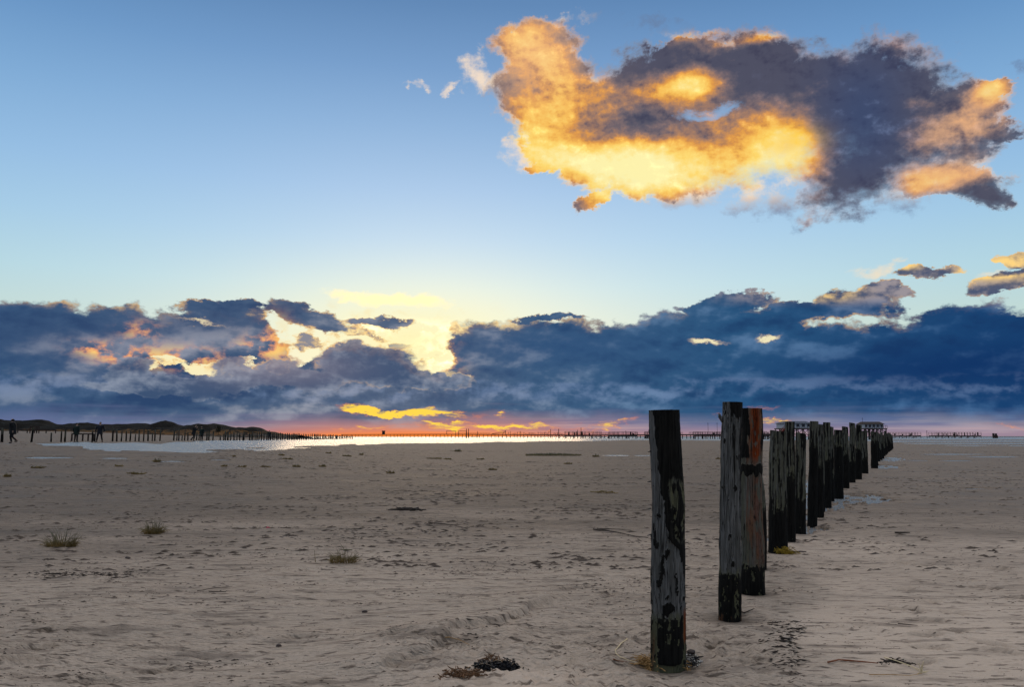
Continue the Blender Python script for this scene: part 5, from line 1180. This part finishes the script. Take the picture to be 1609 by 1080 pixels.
for k_, (pl, n_, lab) in enumerate((([(1262, 1074), (1250, 1050), (1258, 1030), (1240, 1012), (1252, 996), (1262, 985)], 380, 'ragged line of dark wrack running down right of the nearest post'), ([(60, 905), (130, 898), (190, 905), (250, 895)], 260, 'loose belt of dark scraps below the largest tuft'), ([(735, 1012), (800, 975)], 60, 'dark bits caught under the sand ledge'), ([(540, 845), (640, 830), (760, 838)], 200, 'thin belt of dark scraps across the middle of the sand'))):
    rr_ = random.Random(50 + k_); b = MB(); x0, y0 = at(*pl[0]); g0 = groundz(x0, y0); fx_, fy_ = at_flat(*pl[0])
    for q in range(n_):
        i_ = rr_.randrange(len(pl) - 1); f_ = rr_.random(); px = pl[i_][0] + (pl[i_ + 1][0] - pl[i_][0]) * f_ - abs(rr_.gauss(0, 22)) + rr_.gauss(0, 6) * (1 if k_ == 0 else rr_.choice((-1, 1))); py = pl[i_][1] + (pl[i_ + 1][1] - pl[i_][1]) * f_ + rr_.gauss(0, 5)
        x, y = at_flat(px, py); x += x0 - fx_; y += y0 - fy_; z = groundz(x, y) - g0; L = (.01 + .05 * rr_.random() ** 2.5) * (y / 5) ** .5; a_ = rr_.gauss(.1, .25); w_ = L * rr_.uniform(.04, .16); ring = []
        for j_ in range(6):
            t_ = 2 * math.pi * j_ / 6; u = math.cos(t_) * L * rr_.uniform(.5, 1.1); v = math.sin(t_) * w_ * rr_.uniform(.5, 1.2); ring.append((x - x0 + u * math.cos(a_) - v * math.sin(a_), y - y0 + u * math.sin(a_) + v * math.cos(a_), z - .003))
        b.add(ring + [(x - x0, y - y0, z + min(.012, L * .15))], [(j_, (j_ + 1) % 6, 6) for j_ in range(6)])
    o = b.build('wrack_line', TWIG); o.location = (x0, y0, g0); tag(o, lab, 'wrack', kind='stuff')
clump(641, 803, 36, 3, 260, TWIG, 'flat dark seaweed mat in the middle of the beach', 'seaweed', 'seaweed_mat', (.05, .18), .012, .015, True, 13)
clump(1410, 1042, 40, 6, 160, TWIG, 'faint dark wrack patch behind the pale slanting reed', 'seaweed', 'wrack', (.02, .06), .003, .004, False, 14)
for px, py, r_, lab in ((1086, 1029, .024, 'round dark pebble right of the nearest post'), (573, 963, .02, 'small dark pebble on the left centre sand'), (421, 831, .045, None), (438, 1017, .018, 'small brown pebble near the bottom left of centre'), (201, 879, .03, 'dark pebble among scraps below the largest tuft')):
    x, y = at(px, py); b = MB()
    if lab is None:
        PINK = simple('pink_plastic', (.55, .05, .10), .4, .2); b.tube([(-.03, 0, .0), (-.01, .01, .02), (.015, 0, .01), (.035, -.01, .015)], [.006, .014, .006, .01], 5); o = b.build('plastic_scrap', PINK); o.location = (x, y, groundz(x, y)); tag(o, 'small pink scrap of plastic on the left sand', 'litter'); continue
    bm = bmesh.new(); bmesh.ops.create_icosphere(bm, subdivisions=3, radius=r_)
    for v in bm.verts: f_ = 1 + .18 * float(fbm(np.array([v.co.x / r_ + px]), np.array([v.co.y / r_ + v.co.z / r_]), 2, 3)[0]); v.co = Vector((v.co.x * 1.2 * f_, v.co.y * f_, v.co.z * .7 * f_))
    me = bpy.data.meshes.new('pebble'); bm.to_mesh(me); bm.free(); me.shade_smooth(); me.materials.append(simple('pebble_stone', (.035, .022, .018), .6, .3, 40)); o = bpy.data.objects.new('pebble', me); C.objects.link(o); o.location = (x, y, groundz(x, y) + r_ * .3); tag(o, lab, 'pebble')
# ------------------------------------------------------------------ countless scraps of wrack and twigs drifted in streaks
rs = np.random.RandomState(12)
def scraps(N, d0, d1, smin, smax, seed, thr):
    rs = np.random.RandomState(seed); Dd = np.exp(rs.uniform(math.log(d0), math.log(d1), N * 6)); A = rs.uniform(-.62, .62, N * 6); x = np.tan(A) * Dd; y = Dd
    cl = fbm(x / (Dd * .22), np.log(y) * 16, 4, seed) + rs.uniform(-.8, .8, N * 6); k = np.argsort(-cl)[: N]; k = k[(cl[k] > thr)]
    x, y, Dd = x[k], y[k], Dd[k]; keep = water_mask(x, y) < -.2; x, y, Dd = x[keep], y[keep], Dd[keep]; n = len(x)
    L = rs.uniform(0, 1, n) ** 2.2 * (smax - smin) + smin; L = L * (Dd / 6) ** .55; asp = rs.uniform(.05, .32, n) ; rot = rs.normal(0, .25, n) + .12
    z = gz(x, y) + relief(x, y, np.maximum(.02, Dd * .004)); h = np.clip(L * .10, .002, .02); M_ = 7
    V = []; 
    for i in range(M_):
        a = 2 * math.pi * i / M_; rj = rs.uniform(.35, 1.25, n); u = np.cos(a) * L * .5 * rj; v = np.sin(a) * L * .5 * asp * rj
        V.append(np.stack([x + u * np.cos(rot) - v * np.sin(rot), y + u * np.sin(rot) + v * np.cos(rot), z - .004], -1))
    V.append(np.stack([x, y, z + h], -1)); V = np.stack(V, 1).reshape(-1, 3)   # each scrap: a ring of 7 and a raised centre
    base = np.arange(n)[:, None] * (M_ + 1); T_ = np.concatenate([np.stack([base[:, 0] + i, base[:, 0] + (i + 1) % M_, base[:, 0] + M_], -1) for i in range(M_)])
    return V, T_
Va, Ta = scraps(7000, 3.6, 16, .006, .060, 31, -.9); Vb, Tb = scraps(8500, 9, 85, .02, .17, 32, -.9)
V = np.vstack([Va, Vb]); T_ = np.vstack([Ta, Tb + len(Va)])
me = fastmesh('scraps', V, np.zeros((0, 4), int), T_); me.materials.append(simple('dry_wrack', (.062, .046, .036), .9, .5, 3.0)); o = bpy.data.objects.new('wrack_scraps', me); C.objects.link(o); tag(o, 'small dark scraps of wrack strewn in streaks over the whole beach', 'wrack', kind='stuff')
Va, Ta = scraps(350, 3.6, 30, .004, .022, 55, -1.2); me = fastmesh('shell_bits', Va, np.zeros((0, 4), int), Ta); me.materials.append(SHELL); o = bpy.data.objects.new('shell_bits', me); C.objects.link(o); tag(o, 'tiny white shell bits dotted over the near sand', 'shells', kind='stuff')
